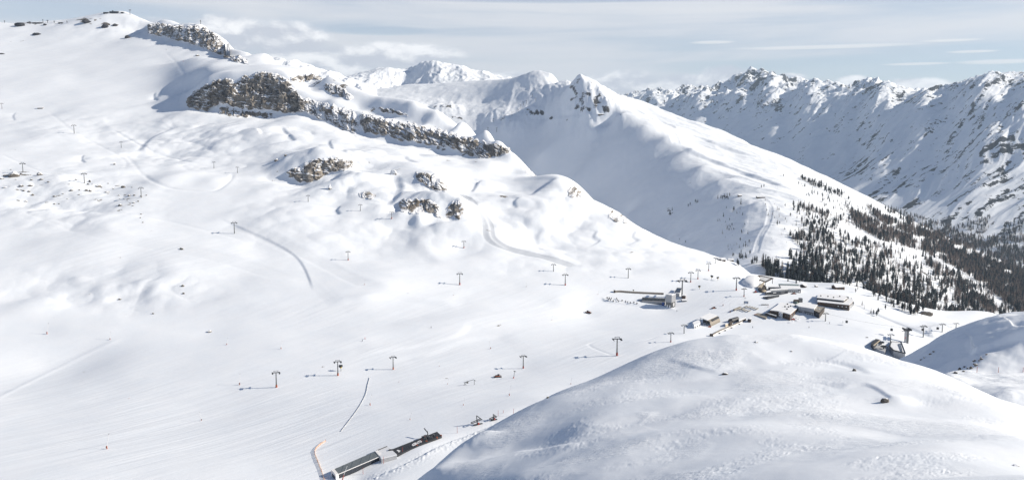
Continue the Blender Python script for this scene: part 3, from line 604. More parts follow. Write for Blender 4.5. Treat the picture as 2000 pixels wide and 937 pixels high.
# ================================================================ building helpers
from mathutils import Vector, Matrix
def tag(o, label=None, cat=None, group=None, kind=None):
    if label: o['label'] = label
    if cat: o['category'] = cat
    if group: o['group'] = group
    if kind: o['kind'] = kind
    return o
def thing(name, label, cat, loc=(0, 0, 0), rz=0.0, group=None):
    o = bpy.data.objects.new(name, None); COL.objects.link(o); o.empty_display_size = 1
    o.location = loc; o.rotation_euler = (0, 0, rz)
    return tag(o, label, cat, group)
class MB:
    def __init__(s): s.v = []; s.f = []
    def add(s, vs, fs):
        n = len(s.v); s.v += [tuple(v) for v in vs]; s.f += [tuple(i + n for i in f) for f in fs]; return s
    def box(s, x0, x1, y0, y1, z0, z1):
        return s.add([(x0, y0, z0), (x1, y0, z0), (x1, y1, z0), (x0, y1, z0), (x0, y0, z1), (x1, y0, z1), (x1, y1, z1), (x0, y1, z1)],
                     [(3, 2, 1, 0), (4, 5, 6, 7), (0, 1, 5, 4), (1, 2, 6, 5), (2, 3, 7, 6), (3, 0, 4, 7)])
    def prism(s, poly, z0, z1):
        n = len(poly); zt = z1 if isinstance(z1, (list, tuple)) else [z1] * n
        return s.add([(x, y, z0) for x, y in poly] + [(p[0], p[1], z) for p, z in zip(poly, zt)],
                     [tuple(range(n - 1, -1, -1)), tuple(range(n, 2 * n))] + [(i, (i + 1) % n, n + (i + 1) % n, n + i) for i in range(n)])
    def extrude_yz(s, prof, x0, x1):
        n = len(prof)
        return s.add([(x0, y, z) for y, z in prof] + [(x1, y, z) for y, z in prof],
                     [tuple(range(n)), tuple(range(2 * n - 1, n - 1, -1))] + [(i, n + i, n + (i + 1) % n, (i + 1) % n) for i in range(n)])
    def tube(s, p, q, r, r2=None, n=8, cap=True):
        p = Vector(p); q = Vector(q); d = (q - p); r2 = r if r2 is None else r2
        if d.length < 1e-6: return s
        d.normalize(); a = d.orthogonal().normalized(); b = d.cross(a)
        vs = [p + (a * math.cos(2 * math.pi * k / n) + b * math.sin(2 * math.pi * k / n)) * r for k in range(n)] + [q + (a * math.cos(2 * math.pi * k / n) + b * math.sin(2 * math.pi * k / n)) * r2 for k in range(n)]
        fs = [(k, (k + 1) % n, n + (k + 1) % n, n + k) for k in range(n)]
        if cap: fs += [tuple(range(n - 1, -1, -1)), tuple(range(n, 2 * n))]
        return s.add(vs, fs)
    def bar(s, p, q, w, h):
        p = Vector(p); q = Vector(q); d = (q - p).normalized()
        side = d.cross(Vector((0, 0, 1)));
        if side.length < 1e-4: side = Vector((1, 0, 0))
        side = side.normalized() * w * .5; up = side.cross(d).normalized() * h * .5
        vs = [p - side - up, p + side - up, p + side + up, p - side + up, q - side - up, q + side - up, q + side + up, q - side + up]
        return s.add(vs, [(3, 2, 1, 0), (4, 5, 6, 7), (0, 1, 5, 4), (1, 2, 6, 5), (2, 3, 7, 6), (3, 0, 4, 7)])
    def build(s, name, mat, parent=None, bevel=0.0, smooth=False):
        me = bpy.data.meshes.new(name); me.from_pydata(s.v, [], s.f); me.update()
        bm = bmesh.new(); bm.from_mesh(me); bmesh.ops.recalc_face_normals(bm, faces=bm.faces)
        if bevel: bmesh.ops.bevel(bm, geom=bm.edges[:], offset=bevel, segments=1, affect='EDGES')
        bm.to_mesh(me); bm.free()
        if smooth: me.polygons.foreach_set('use_smooth', [True] * len(me.polygons))
        me.materials.append(mat); o = bpy.data.objects.new(name, me); COL.objects.link(o)
        if parent: o.parent = parent
        return o
def copy_tree(o, parent=None):
    c = o.copy(); COL.objects.link(c)
    if parent: c.parent = parent
    for ch in list(o.children): copy_tree(ch, c)
    return c
def plain(name, col, rough=.7, metal=0.0, var=.25, scale=.6, spec=.3):
    m, nt, b = new_mat(name)
    pos = nt.new('ShaderNodeTexCoord').outputs['Object']
    n = nt.noise(pos, scale, 5, .6)
    lo = C4(*(c * (1 - var) for c in col)); hi = C4(*(min(1, c * (1 + var)) for c in col))
    nt.put(b.inputs['Base Color'], nt.mix(nt.step(n, .3, .7), lo, hi))
    b.inputs['Roughness'].default_value = rough; b.inputs['Metallic'].default_value = metal; b.inputs['Specular IOR Level'].default_value = spec
    return m
def stripes(name, c1, c2, axis, period, duty=.5, rough=.6, metal=0.0):
    m, nt, b = new_mat(name)
    pos = nt.new('ShaderNodeTexCoord').outputs['Object']; sp = nt.new('ShaderNodeSeparateXYZ'); nt.l.new(pos, sp.inputs[0])
    fr = nt.math('FRACT', nt.math('DIVIDE', sp.outputs[axis], period))
    n = nt.noise(pos, .5, 4)
    c = nt.mix(nt.math('LESS_THAN', fr, duty), C4(*c1), C4(*c2))
    c = nt.mix(nt.math('MULTIPLY', nt.step(n, .35, .7), .3), c, C4(*(x * .6 for x in c1)))
    nt.put(b.inputs['Base Color'], c); b.inputs['Roughness'].default_value = rough; b.inputs['Metallic'].default_value = metal
    return m
M = {}
def make_mats():
    M['steel'] = plain('galvanised_steel', (.16, .165, .17), .5, .3)
    M['dark_steel'] = plain('dark_steel', (.05, .052, .058), .5, .2)
    M['silver'] = stripes('silver_cladding', (.40, .41, .43), (.34, .35, .37), 0, 1.0, .5, .45, .4)
    M['red'] = plain('red_padding', (.36, .06, .045), .7)
    M['orange'] = plain('orange_padding', (.46, .13, .06), .7)
    M['white'] = plain('white_paint', (.75, .75, .76), .5, var=.08)
    M['snow'] = plain('roof_snow', (.79, .805, .835), .8, var=.03, spec=.1)
    M['wood'] = stripes('brown_timber', (.11, .065, .045), (.075, .045, .033), 2, .55, .5, .8)
    M['dark_wood'] = stripes('dark_timber', (.06, .045, .038), (.04, .032, .028), 2, .5, .5, .8)
    M['wall'] = plain('grey_render', (.42, .43, .45), .8, var=.1)
    M['beige'] = plain('beige_render', (.50, .43, .33), .8, var=.12)
    M['glass'] = plain('dark_glass', (.02, .025, .035), .12, 0, .2, 1, .8)
    M['glazed'] = stripes('glazed_roof', (.075, .095, .11), (.15, .17, .18), 0, 4.6, .92, .25)
    M['dark_rock'] = plain('wet_black_rock', (.035, .035, .04), .85, var=.4)  # near-black rock, tone varies at random
    M['deck'] = plain('dark_deck', (.035, .038, .045), .7, var=.3)
    M['gravel'] = plain('grey_roofing', (.26, .24, .21), .9, var=.15)
    M['corrugated'] = stripes('corrugated_sheet', (.27, .24, .20), (.17, .15, .13), 0, .9, .5, .55, .3)
    M['blue'] = plain('blue_tarpaulin', (.04, .09, .30), .6)
    M['green_glass'] = plain('green_glazing', (.10, .14, .13), .2, var=.2)
    M['fir'] = plain('dark_needles', (.036, .046, .053), .9, var=.45, scale=.35, spec=.1)
    M['larch'] = plain('bare_larch_twigs', (.21, .17, .155), .95, var=.35, scale=.35, spec=.05)
    M['bark'] = plain('bark', (.05, .04, .035), .95, var=.3)
    M['cloth_dark'] = plain('dark_ski_clothing', (.03, .035, .06), .8)
    M['cloth_red'] = plain('red_ski_clothing', (.45, .04, .04), .8)
    M['yellow'] = plain('yellow_metal', (.55, .40, .05), .5)
    M['net'] = plain('orange_netting', (.74, .47, .30), .8, var=.1)
    M['pale_net'] = plain('grey_snow_fence', (.42, .42, .43), .9)
    # bare rock with snow lying on whatever is flat enough (attribute computed from the modelled surface)
    m, nt, b = new_mat('rock_with_snow_ledges'); pos = nt.new('ShaderNodeNewGeometry').outputs['Position']
    n = nt.noise(nt.vscale(pos, (1, 1, .45)), .10, 8, .65); n2 = nt.noise(pos, .5, 6, .65); n3 = nt.noise(nt.vscale(pos, (1, 1, .35)), .028, 3, .5)
    c = nt.mix(nt.step(n, .38, .62), C4(.09, .088, .09), C4(.30, .275, .245))
    c = nt.mix(nt.math('MULTIPLY', nt.step(n3, .46, .62), .45), c, C4(.22, .18, .14))
    c = nt.mix(nt.math('MULTIPLY', nt.step(n2, .55, .75), .5), c, C4(.30, .275, .245))
    sn = nt.math('ADD', nt.attr('snow'), nt.math('MULTIPLY', nt.math('SUBTRACT', n2, .5), .35))
    nt.put(b.inputs['Base Color'], nt.mix(nt.step(sn, .42, .56), c, C4(.79, .805, .84)))
    b.inputs['Roughness'].default_value = .9; b.inputs['Specular IOR Level'].default_value = .15
    nt.l.new(nt.bump(nt.math('ADD', n, nt.math('MULTIPLY', n2, .5)), .8, 1.2), b.inputs['Normal']); M['cliff'] = m
    m, nt, b = new_mat('boulder_with_snow_cap'); geo = nt.new('ShaderNodeNewGeometry'); pos = geo.outputs['Position']
    sp = nt.new('ShaderNodeSeparateXYZ'); nt.l.new(geo.outputs['Normal'], sp.inputs[0])
    n2 = nt.noise(pos, .9, 5, .6)
    sn = nt.math('ADD', sp.outputs[2], nt.math('MULTIPLY', nt.math('SUBTRACT', n2, .5), .7))
    c = nt.mix(nt.step(n2, .35, .65), C4(.055, .05, .045), C4(.17, .15, .13))
    nt.put(b.inputs['Base Color'], nt.mix(nt.step(sn, .62, .74), c, C4(.79, .805, .84))); b.inputs['Roughness'].default_value = .9
    nt.l.new(nt.bump(n2, .6, .5), b.inputs['Normal']); M['boulder'] = m
    m2 = m.copy(); m2.name = 'snow_plastered_boulder'; M['boulder_snowy'] = m2
    for n in m2.node_tree.nodes:
        if n.type == 'MAP_RANGE' and abs(n.inputs[1].default_value - .62) < 1e-3: n.inputs[1].default_value = -.05; n.inputs[2].default_value = .1
# ---------------------------------------------------------------- cliffs
def interp(poly, x):
    for (a, b) in zip(poly[:-1], poly[1:]):
        if a[0] <= x <= b[0]: f = (x - a[0]) / max(1e-6, b[0] - a[0]); return a[1] + (b[1] - a[1]) * f
    return poly[0][1] if x < poly[0][0] else poly[-1][1]
def cliff(lay, label, base, top, amp, snow, seed, tilt=0.0, step=.8, cat='cliff', name='rock_cliff'):
    x0 = max(base[0][0], top[0][0]); x1 = min(base[-1][0], top[-1][0])
    hmax = max(interp(base, x0 + (x1 - x0) * k / 20) - interp(top, x0 + (x1 - x0) * k / 20) for k in range(21))
    n = int((x1 - x0) / step) + 2; m = max(7, int(hmax / (step * .8)) + 3)
    P = np.zeros((m, n, 3)); ok = np.ones((m, n), bool); last = None
    for i in range(n):
        x = x0 + (x1 - x0) * i / (n - 1); b = interp(base, x) + 1.0 + 1.6 * math.sin(x * .37 + seed) ; t = interp(top, x) - .6 + 1.3 * math.sin(x * .51 + seed * 2)
        if t > b - 1.5: t = b - 1.5
        if i: last = tuple(P[0, i - 1])
        for j in range(m):
            h = lay.hit(x, b + (t - b) * j / (m - 1))
            if h is None or (last is not None and j and abs(h[1] - P[j - 1, i, 1]) > 60): h = tuple(P[j - 1, i]) if j else last
            P[j, i] = h; last = h
    # outward direction of each column: the downhill normal, smoothed
    d = np.zeros((n, 2))
    for i in range(n):
        a = P[0, max(i - 8, 0)]; c = P[0, min(i + 8, n - 1)]; q = np.array([c[1] - a[1], -(c[0] - a[0])]); d[i] = q / (np.hypot(*q) + 1e-6)
    lat = np.cumsum(np.hypot(np.gradient(P[0, :, 0]), np.gradient(P[0, :, 1])))[None, :] * np.ones((m, 1)); z = P[:, :, 2]
    zz = z + tilt * lat
    S = np.linspace(0, 1, n)[None, :]; T = np.linspace(0, 1, m)[:, None]
    edge = np.clip(np.minimum(S, 1 - S) * (x1 - x0) / 14, 0, 1) * np.clip(np.minimum(T * 9, (1 - T) * 3.5), 0, 1)
    edge = edge ** .6
    col = ridged(lat / 11, zz / 75, 5, seed); led = ridged(lat / 70 + 5, zz / 7.5, 3, seed + 7); f = fbm(lat / 5, zz / 5, 4, seed + 3); big = fbm(lat / 45, zz / 45, 2, seed + 5)
    rag = sst(-.30, .18, edge - .5 + .75 * fbm(lat / 18, zz / 9, 4, seed + 9) + .15)
    warp = zz + 2.5 * fbm(lat / 26, zz / 26, 2, seed + 21)
    crk = np.clip(1 - np.abs(perlin(lat / 16 + .6 * f, zz / 90, seed + 31)) / .10, 0, 1)      # a few deep vertical cracks
    bed = 1 - np.clip(np.abs(perlin(lat / 75, warp / 8.5, seed + 33)) / .13, 0, 1)           # irregular ledges
    disp = amp * (.80 + .42 * fbm(lat / 24, zz / 40, 2, seed + 2) + .10 * f + .34 * vee(lat / 26, zz / 22 + lat / 60, 3, seed + 41) + .5 * big - .5 * crk + .18 * bed) * edge * rag - amp * .10 - (1 - edge) * (.8 + .12 * amp)
    P[:, :, 0] += d[None, :, 0] * disp; P[:, :, 1] += d[None, :, 1] * disp; P[:, :, 2] += .45 * disp * (T ** 1.2) + .35 * amp * f * edge * .3
    du = np.stack([np.gradient(P[:, :, k], axis=1) for k in range(3)], -1); dv = np.stack([np.gradient(P[:, :, k], axis=0) for k in range(3)], -1)
    N = np.cross(du, dv); N /= np.linalg.norm(N, axis=-1, keepdims=True) + 1e-9
    nz = np.abs(N[:, :, 2])
    ledge = sst(.35, .8, bed) * sst(-.2, .3, fbm(lat / 22, zz / 14, 3, seed + 25))
    sm = nz * .85 + snow - .36 + .34 * fbm(lat / 16, zz / 8 - lat / 40, 4, seed + 11) + .35 * (1 - edge) * sst(.0, .4, T + .3) + .55 * ledge + (1 - rag) * .8
    me = bpy.data.meshes.new(name); idx = np.arange(m * n).reshape(m, n)
    q = np.stack([idx[:-1, :-1], idx[:-1, 1:], idx[1:, 1:], idx[1:, :-1]], -1).reshape(-1, 4).astype(np.int32)
    ctr = P[0, n // 2].copy(); co = (P - ctr).reshape(-1, 3).astype(np.float32)
    me.vertices.add(len(co)); me.vertices.foreach_set('co', co.ravel()); me.loops.add(q.size); me.loops.foreach_set('vertex_index', q.ravel())
    me.polygons.add(len(q)); me.polygons.foreach_set('loop_start', np.arange(0, q.size, 4, dtype=np.int32)); me.update(calc_edges=True)
    at = me.attributes.new('snow', 'FLOAT', 'POINT'); at.data.foreach_set('value', sm.ravel().astype(np.float32))
    me.materials.append(M['cliff']); o = bpy.data.objects.new(name, me); COL.objects.link(o); o.location = ctr
    tag(o, label, cat); return o
def make_cliffs(l):
    cliff(l, 'largest brown rock cliff, a tall sheer face with a dark vertical cleft', [(362,209),(385,214),(405,217),(418,208),(432,202),(448,205),(460,210),(475,214),(500,215),(530,216),(560,221),(575,223),(590,219),(602,214)],
          [(362,205),(370,185),(382,176),(395,168),(415,158),(432,150),(448,150),(457,158),(470,147),(490,144),(510,137),(530,138),(550,145),(564,154),(574,170),(585,186),(602,205)], 9, .06, 3, .10)
    cliff(l, 'low grey rock band just below the tallest cliff face, half buried in snow', [(425,218),(450,227),(480,229),(500,226),(520,230),(542,230)], [(425,210),(440,208),(465,214),(485,217),(515,219),(542,222)], 4, .1, 5)
    cliff(l, 'snow streaked rock slope joining the tallest cliff to the long cliff band', [(585,216),(602,220),(615,227),(640,240),(670,252),(706,268)], [(585,188),(605,192),(620,195),(650,203),(680,210),(706,222)], 6, .27, 9, .35)
    cliff(l, 'long grey cliff band running down to the right with slanting snowy ledges', [(700,250),(720,259),(745,264),(762,264),(775,274),(820,279),(840,284),(880,288),(905,298),(920,304),(945,309),(965,307),(985,300),(1000,294)],
          [(700,216),(720,218),(745,228),(765,232),(800,235),(830,243),(870,254),(910,264),(950,275),(980,284),(1000,290)], 6.5, .15, 13, .42)
    cliff(l, 'thin dark rock outcrop on the skyline above the snow patch right of the tallest cliff', [(562,157),(590,161),(610,156),(638,152)], [(562,150),(585,147),(600,144),(620,145),(638,149)], 4, .12, 17)
    cliff(l, 'jagged dark outcrop on the skyline between the tall cliff and distant peaks', [(628,173),(650,183),(672,190),(692,197)], [(628,163),(645,163),(660,165),(675,174),(692,190)], 4.5, .2, 19, .3)
    cliff(l, 'grey outcrop on the crest above the long slanting cliff band', [(735,213),(750,219),(770,221),(800,228)], [(735,208),(750,211),(775,216),(800,224)], 3, .2, 20, .3)
    cliff(l, 'dark rounded rock face on the snowy knoll in the middle of the slope', [(553,345),(575,346),(588,356),(605,357),(620,351),(635,342),(650,336),(672,333),(692,322)], [(553,336),(580,326),(597,315),(620,308),(650,306),(680,311),(692,316)], 5, .10, 23)
    cliff(l, 'small rock step in the snow below the middle knoll', [(698,381),(712,387),(722,388),(738,384)], [(698,375),(715,374),(728,377),(738,380)], 3, .1, 29)
    cliff(l, 'rock outcrop striped with vertical snow gullies', [(806,343),(825,357),(845,370),(862,374),(878,372)], [(806,333),(825,334),(845,338),(865,350),(878,364)], 4.5, .12, 31, .5)
    cliff(l, 'wide lower rock face beside the groomed road bend', [(776,406),(790,413),(815,418),(832,412),(850,419),(866,430)], [(776,397),(790,387),(815,386),(840,388),(855,398),(866,412)], 4.5, .08, 37)
    cliff(l, 'short steep rock face at the inside edge of the groomed road bend', [(866,431),(876,425),(886,421),(897,429),(907,424)], [(866,410),(876,396),(886,391),(897,388),(907,400)], 4, .08, 41)
    cliff(l, 'jagged snow dusted rock ridge on the skyline below the summit cross', [(286,62),(300,68),(330,72),(350,80),(370,82),(400,95),(420,103),(440,108),(460,119),(488,126)], [(286,50),(310,44),(340,49),(370,50),(390,47),(405,50),(430,69.5),(445,81.5),(452,90),(470,108),(488,121)], 11, .16, 43, -.25)
    cliff(l, 'dark rock edge on the right flank of the round snowy knoll on the ridge', [(1104,382),(1122,386),(1142,389)], [(1104,370),(1122,360),(1142,373)], 3.5, .06, 47)
    cliff(l, 'speckled rock patch on the ridge above the right end of the bowl', [(1183,424),(1205,433),(1232,437)], [(1183,408),(1205,408),(1232,426)], 3, .12, 53)
    cliff(l, 'narrow rock rib on the crest at the end of the long cliff band', [(1012,322),(1030,338),(1052,352)], [(1012,315),(1030,328),(1052,347)], 3, .08, 59)
# ---------------------------------------------------------------- boulders
def boulder_mesh(seed, flat=.75):
    bm = bmesh.new(); bmesh.ops.create_icosphere(bm, subdivisions=3, radius=1); r = random.Random(seed)
    cuts = [(Vector((r.uniform(-1, 1), r.uniform(-1, 1), r.uniform(-.3, 1))).normalized(), r.uniform(.55, .9)) for _ in range(11)]
    for v in bm.verts:
        for d, k in cuts:
            t = v.co.dot(d)
            if t > k: v.co -= d * (t - k) * .92
        v.co.z *= flat
    co = np.array([v.co[:] for v in bm.verts]); nn = fbm(co[:, 0] * 3 + seed, co[:, 1] * 3 + co[:, 2] * 2, 3, seed) * .07
    for v, k in zip(bm.verts, nn): v.co *= 1 + k
    me = bpy.data.meshes.new('boulder'); bm.to_mesh(me); bm.free(); me.materials.append(M['boulder']); return me
def make_boulders(lays):
    meshes = [boulder_mesh(k) for k in range(8)]
    def put(px, py, w, h, label, group=None, k=0, lay=None, name='boulder', snowy=False, dark=False):
        q = None
        for l in (lay or lays):
            q = l.hit(px, py + h * .35)
            if q: break
        if not q: return
        s = q[1] / FPX
        o = bpy.data.objects.new(name, meshes[k % 8]); COL.objects.link(o)
        hw = w * s * .5; hh = h * s
        o.location = (q[0], q[1], q[2] + hh * .18); o.scale = (hw, hw * .8, hh * .75 / .75 * .8); o.rotation_euler = (0, 0, k * 1.3 % .9 - .4)
        tag(o, label, 'boulder', group)
        if dark: o.data = o.data.copy(); o.data.materials[0] = M['dark_rock']
        if snowy: o.data = o.data.copy(); o.data.materials[0] = M['boulder_snowy']
    crop = [(310,410,30,20),(425,465,40,25),(240,540,40,14),(335,550,50,16),(710,485,40,18),(820,452,25,12),(930,405,50,18),(1030,405,20,14),(1125,405,40,30),(990,268,35,14),(1150,328,30,18),(1410,318,20,12),(1720,370,25,10),(1400,430,60,16),
            (1475,388,24,14),(1545,475,30,14),(1750,470,30,20),(1905,472,25,14),(1840,485,40,12),(1730,608,24,12),(1800,550,20,20),(1830,765,16,14),(1860,825,20,14),(1025,465,25,14),(630,298,35,14),(710,583,35,14),(770,583,20,12),(1740,570,40,14),(1620,525,20,10),
            (30,255,50,20),(410,270,35,20),(60,370,60,12),(380,420,40,18),(140,140,20,12),(275,195,30,24),(210,268,24,10),(120,358,16,8),(900,328,26,10),(1200,330,24,8),(1320,370,24,14),(1530,345,50,8),(1560,520,22,8),(1660,540,20,8),(880,520,30,6)]
    for k, (x, y, w, h) in enumerate(crop):
        put(x / 6.667, 310 + y / 6.667, w / 6.667 * 1.15, h / 6.667 * 1.25, 'snow-capped grey boulder scattered in the boulder field on the left slope', 'boulders in the field on the left slope', k)
    for k, (x, y, w, h, t) in enumerate([(180,200,140,78,'largest brown boulder of the boulder field, beside a lift tower foot'), (75,215,60,30,'dark wedge-shaped rock left of the largest boulder'), (520,195,80,45,'layered dark boulder with a snow cap right of the largest boulder'), (540,262,60,20,'low pair of brown rocks below the layered dark boulder'),
            (270,350,70,30,'half-buried boulder with a round snow cap, in the left part of the field'), (395,345,60,25,'slanting dark rock in the left part of the boulder field'), (1175,412,50,30,'dark boulder behind a shaded snow drift in the middle of the field'), (1170,290,35,32,'pointed upright brown rock beside the middle lift tower'),
            (1285,350,70,30,'low triangular brown rock right of the middle lift tower'), (1605,362,60,40,'pale brown block on the upper right edge of the boulder field'), (1685,475,40,25,'small brown rock left of the right-hand lift tower foot'), (1565,598,60,30,'triangular dark rock on its own at the lower right of the field'), (1835,718,25,16,'orange-brown stone at the right end of the boulder field')]):
        put(x / 6.667, 310 + y / 6.667, w / 6.667 * 1.1, h / 6.667 * 1.15, t, None, k + 3)
    hump, rh, bowl = lays[0], lays[1], lays[2]
    for k, (x, y, w, h, t) in enumerate([(1416,728,14,7,'thin dark rock poking out of a drift on the near hump crest'), (1668,721,9,9,'dark upright rock tip in the shaded flank of the near hump'), (1728,780,18,13,'brown boulder in a wind scoop on the near snow hump'), (1985,908,16,4,'flat dark stone in the snow at the lower right corner'), (1070,775,6,6,'dark rock on the left edge of the near hump crest'), (1477,667,8,4,'small rock at the top of the near hump'), (1545,685,6,3,'tiny stone below the top of the near hump')]):
        put(x, y, w, h, t, None, k, [hump])
    for k, (x, y, w, h) in enumerate([(1866,726,9,7),(1874,719,8,8),(1882,724,6,4),(1884,715,6,4),(1890,718,5,4),(1897,717,8,7),(1903,703,9,5),(1902,710,5,4),(1906,711,8,7),(1912,703,5,4),(1917,700,8,4),(1916,697,4,3),(1927,691,5,4),(1824,685,7,4),(1817,690,7,4),(1806,697,8,3),(1799,701,6,3)]):
        put(x, y, w * .95, h, 'dark rock in the line of rocks on the shaded side of the right-hand knoll', 'rocks along the right-hand knoll', k, [rh])
    for k, (x, y, w, h, t) in enumerate([(644,364,9,14,'white snow-plastered block standing alone below the middle knoll'), (769,336,14,12,'snow-topped boulder on the slope between the knoll and the striped outcrop'), (540,312,10,6,'dark stone on the left shoulder of the middle knoll'), (558,303,6,5,'small stone on the top left of the middle knoll'), (386,108,9,4,'lone dark rock on the snowfield below the skyline ridge'),
            (357,557,7,5,'dark stone on the open slope, upper of two'), (358,572,6,4,'dark stone on the open slope, lower of two'), (234,583,7,4,'stone in a small hollow of the left slope'), (299,611,5,4,'stone at the foot of the left slope'), (355,485,9,5,'rock beside the upper left piste'), (410,646,10,5,'brown rock block on the piste edge above the groomed slope'),
            (72,66,18,5,'dark rock patch on the snowfield below the left skyline'), (250,72,12,7,'dark rock on the snowfield below the skyline summit'), (205,50,16,9,'larger dark rock below the summit buildings'), (224,49,10,6,'smaller dark rock below the summit buildings'), (40,47,24,9,'black rock hump at the left end of the skyline'), (168,41,22,8,'black rock on the left flank of the summit'), (88,48,10,4,'small dark rock on the left skyline'), (58,44,10,4,'low dark rock beside the black rock hump'), (3,105,12,3,'faint rock line on the far left snowfield')]):
        put(x, y, w, h, t, None, k + 1, [bowl], snowy=k < 2, dark=k > 10)
    put(1808, 610, 30, 12, 'rounded grey rock hump on the snow edge below the forest', None, 2, [bowl])
    for k, (x, y, w, h, t) in enumerate([(1044,222,34,14,'black rock outcrop in the basin left of the shaded mountain face'), (1075,231,12,7,'small black rock beside the outcrop at the foot of the twin peaks')]): pass
# ---------------------------------------------------------------- trees
def fir_geo(seed, kind):
    """unit-height tree: trunk geometry and crown geometry; kind 0 dense pine, 1 narrow spruce, 2 bare larch"""
    r = random.Random(seed); tr = MB(); cr = MB()
    w = (.21, .15, .15)[kind] * r.uniform(.85, 1.15); lean = r.uniform(-.03, .03)
    tr.tube((0, 0, -.06), (lean, 0, .97), .022 if kind < 2 else .016, .003, n=5)
    tiers = (11, 13, 12)[kind]
    for t in range(tiers):
        f = t / (tiers - 1); z = (.10 if kind < 2 else .2) + (.88 if kind < 2 else .76) * f
        if kind == 0: rad = w * (math.sin(math.pi * min(1, .16 + .84 * (1 - f))) ** .8 * .8 + .25 * (1 - f))
        else: rad = w * (1 - f) ** .8 + .02
        rad *= r.uniform(.7, 1.2)
        nb = (7, 6, 6)[kind]
        a0 = r.uniform(0, 6.28)
        for b in range(nb):
            if r.random() < (.12, .1, .12)[kind]: continue
            a = a0 + 6.283 * b / nb + r.uniform(-.3, .3); R = rad * r.uniform(.6, 1.25); dz = (-.45, -.55, .25)[kind] * R + r.uniform(-.02, .02)
            ca, sa = math.cos(a), math.sin(a); wd = R * ((.42, .36, .17)[kind])
            cx = lean * z
            tip = (cx + ca * R, sa * R, z + dz); root = (cx, 0, z + .03 + (.02 if kind < 2 else 0)); lo = (cx + ca * R * .45, sa * R * .45, z - (.055 if kind < 2 else .01))
            s1 = (cx + ca * R * .6 - sa * wd, sa * R * .6 + ca * wd, z + dz * .5); s2 = (cx + ca * R * .6 + sa * wd, sa * R * .6 - ca * wd, z + dz * .5)
            cr.add([root, s1, tip, s2, lo], [(0, 1, 2), (0, 2, 3), (4, 2, 1), (4, 3, 2)])
    cr.add([(lean - .012, 0, .93), (lean + .012, .01, .93), (lean, -.012, .93), (lean, 0, 1.02)], [(0, 1, 3), (1, 2, 3), (2, 0, 3)])
    return tr, cr
def inside(poly, x, y):
    c = False
    for i in range(len(poly)):
        x1, y1 = poly[i]; x2, y2 = poly[i - 1]
        if (y1 > y) != (y2 > y) and x < (x2 - x1) * (y - y1) / (y2 - y1) + x1: c = not c
    return c
